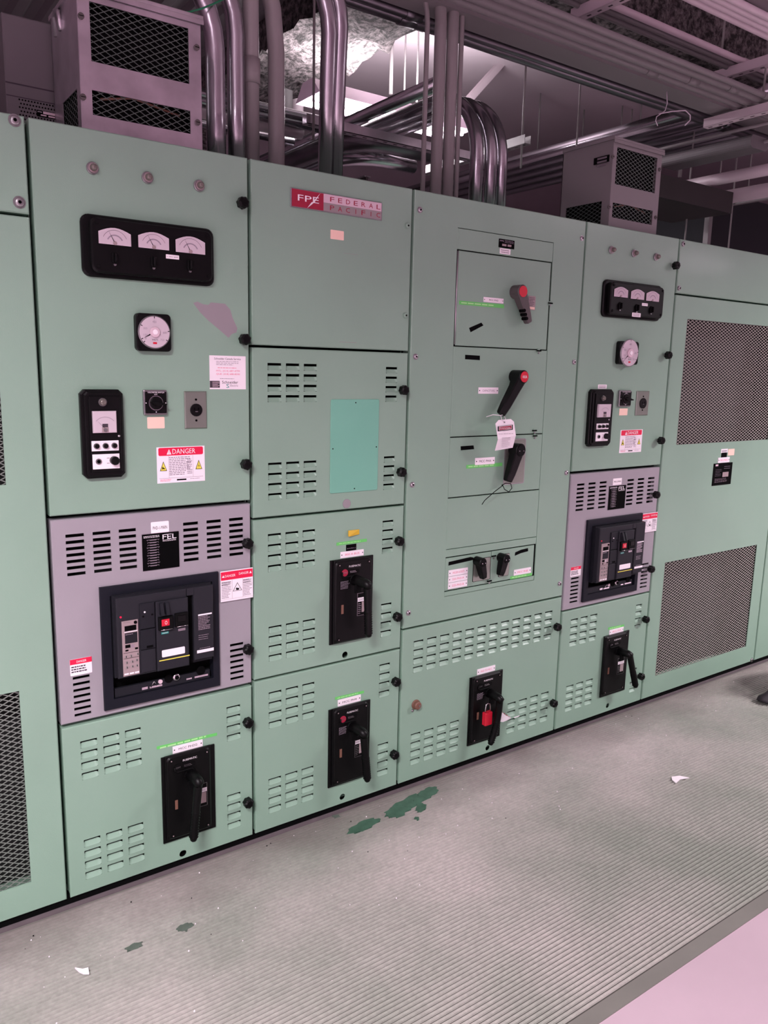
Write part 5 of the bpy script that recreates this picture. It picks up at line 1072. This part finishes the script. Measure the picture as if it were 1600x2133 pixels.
# hanger rods
RODS = [(1097, 140, 1085, 350, 1.25, 'rod just right of the arched conduits'), (1126, 196, 1112, 316, 2.2, 'slightly bent rod second right of the arched conduits'), (1208, 178, 1201, 305, 1.6, 'rod meeting the bright pipe left of the mauve vent box'), (1217, 230, 1211, 282, 3.0, 'short rod behind the bright pipe left of the mauve vent box'),
        (1296, 211, 1294, 264, 2.6, 'left of three short rods above the mauve vent box'), (1317, 217, 1315, 256, 2.6, 'middle of three short rods above the mauve vent box'), (1335.6, 222, 1334, 252, 2.4, 'right of three short rods above the mauve vent box'),
        (1444, 292, 1427, 498, 1.1, 'long pale rod right of the mauve vent box'), (1536, 291, 1517, 520, 1.1, 'long pale rod near the right edge'), (1499, 284, 1498, 386, 1.4, 'rod crossing the unlit light fixture'), (1570, 312, 1557, 409, 1.4, 'rod near the right edge over the fat pale pipe'), (1421, 304, 1416, 369, 1.5, 'thick short rod by the brown duct'),
        (1514, 44, 1500, 152, .6, 'pale rod down to the right chipped strut'), (1597, 141, 1586, 238, .3, 'pale rod at the right edge by the rack strut'), (1199, -20, 1196, 40, .75, 'pale rod at the left chipped strut'), (1208, 34, 1206, 74, .85, 'short rod below the left chipped strut'),
        (657, -40, 653, 292, 1.02, 'long thin rod left of the shiny nameplate conduits'), (845, 20, 842, 205, 2.5, 'thin pale rod right of the glowing fixture'), (815, 40, 814, 196, 2.6, 'broad pale hanger right of the glowing fixture'), (872, 10, 868, 212, 2.3, 'pale rod close left of the painted risers')]
CEIL = ('slightly bent rod second right of the arched conduits', 'short rod behind the bright pipe left of the mauve vent box')
for (u0, v0, u1, v1, y, lab) in RODS:
    c = aty(u1, v1, y)
    if lab in CEIL: a = atz(u0, v0, 3.99); c = aty(u1, v1, a.y); c.x = a.x
    if 'long pale' in lab: c.z -= .5
    a = Vector((c.x, c.y, 3.995)); b = MB(); r = .006 if 'broad' not in lab and 'thick' not in lab else .014; b.cyl(c, a, r, 'pipepaint', n=8)
    b.build('hanger_rod', None, label='steel '+lab if 'rod' in lab else lab, category='rod')
# stray wires
b = MB(); y = .62; W = lambda l, yy: [aty(u, v, yy) for u, v in l]
b.tube(W([(1389, 190), (1390, 215), (1386, 230), (1377, 237), (1368, 243), (1366, 252), (1370, 262)], .35), .0022, 'wire', 6); b.tube(W([(1373, 237), (1400, 232), (1428, 230), (1438, 240), (1438, 250), (1427, 261)], .35), .003, 'wire', 6)
b.build('loose_wire', None, label='pale loose wires curling under the overhead rack at right', category='wire')
b = MB(); b.tube(W([(372, 26), (395, 25), (420, 18), (445, 8), (475, -6)], .2), .0028, 'greenwire', 8); b.build('green_wire', None, label='thin green wire crossing in front of the shiny conduits at top left', category='wire')
# ---------------------------------------------------------------- light fixtures
def fixture(x, y, z, label, L=1.22, Wd=.30, glow=True):
    t = thing('fluorescent_fixture', (x, y, z), label, 'light fixture'); h = .10
    b = MB(); a0, a1, c0_, c1_ = x-L/2, x+L/2, y-Wd/2, y+Wd/2
    # sloped reflector, open below
    b.loft([[(a0, c0_, z), (a1, c0_, z), (a1, c1_, z), (a0, c1_, z)], [(a0, y-.06, z+h), (a1, y-.06, z+h), (a1, y+.06, z+h), (a0, y+.06, z+h)]], 'fixturewhite', caps=(False, True))
    b.build('reflector', t)
    for dy in (-.06, .06):
        hx_ = x+dy*7.5; b = MB(); b.cyl((hx_, y, z+h), (hx_, y, 3.62 if hx_ < 2.5 and y > 0 else 3.995), .004, 'steel', n=6); b.build('hanger', t)
        b = MB(); b.cyl((a0+.02, y+dy, z-.008), (a1-.02, y+dy, z-.008), .0135, 'lampglow', n=10); b.build('lamp_tube', t)
    return t
for i, (x, y, z, e) in enumerate(AISLE):
    fixture(x, y, z-.08, ('fluorescent fixture above the aisle, nearest left', 'fluorescent fixture above the aisle, nearest right', 'unseen fluorescent fill fixture added over the far side of the aisle', 'fluorescent fixture far along the aisle at right')[i])
fixture(FIXT[0][0], FIXT[0][1], FIXT[0][2], 'glowing fluorescent fixture behind the shiny conduits, below the rough beam')

GROUPS = {'electrical cabinet': 'green switchgear cabinets standing in one row', 'conduit': 'conduits above the switchgear', 'pipe': 'overhead pipes', 'rod': 'thin hanger rods from the ceiling', 'strut channel': 'strut channels overhead',
          'vent box': 'vent boxes on top of the cabinets', 'beam': 'fireproofed roof beams', 'paper scrap': 'white paper scraps on the mat', 'light fixture': 'fluorescent fixtures'}
for o in S.objects:
    if o.parent is None and o.get('category') in GROUPS: o['group'] = GROUPS[o['category']]
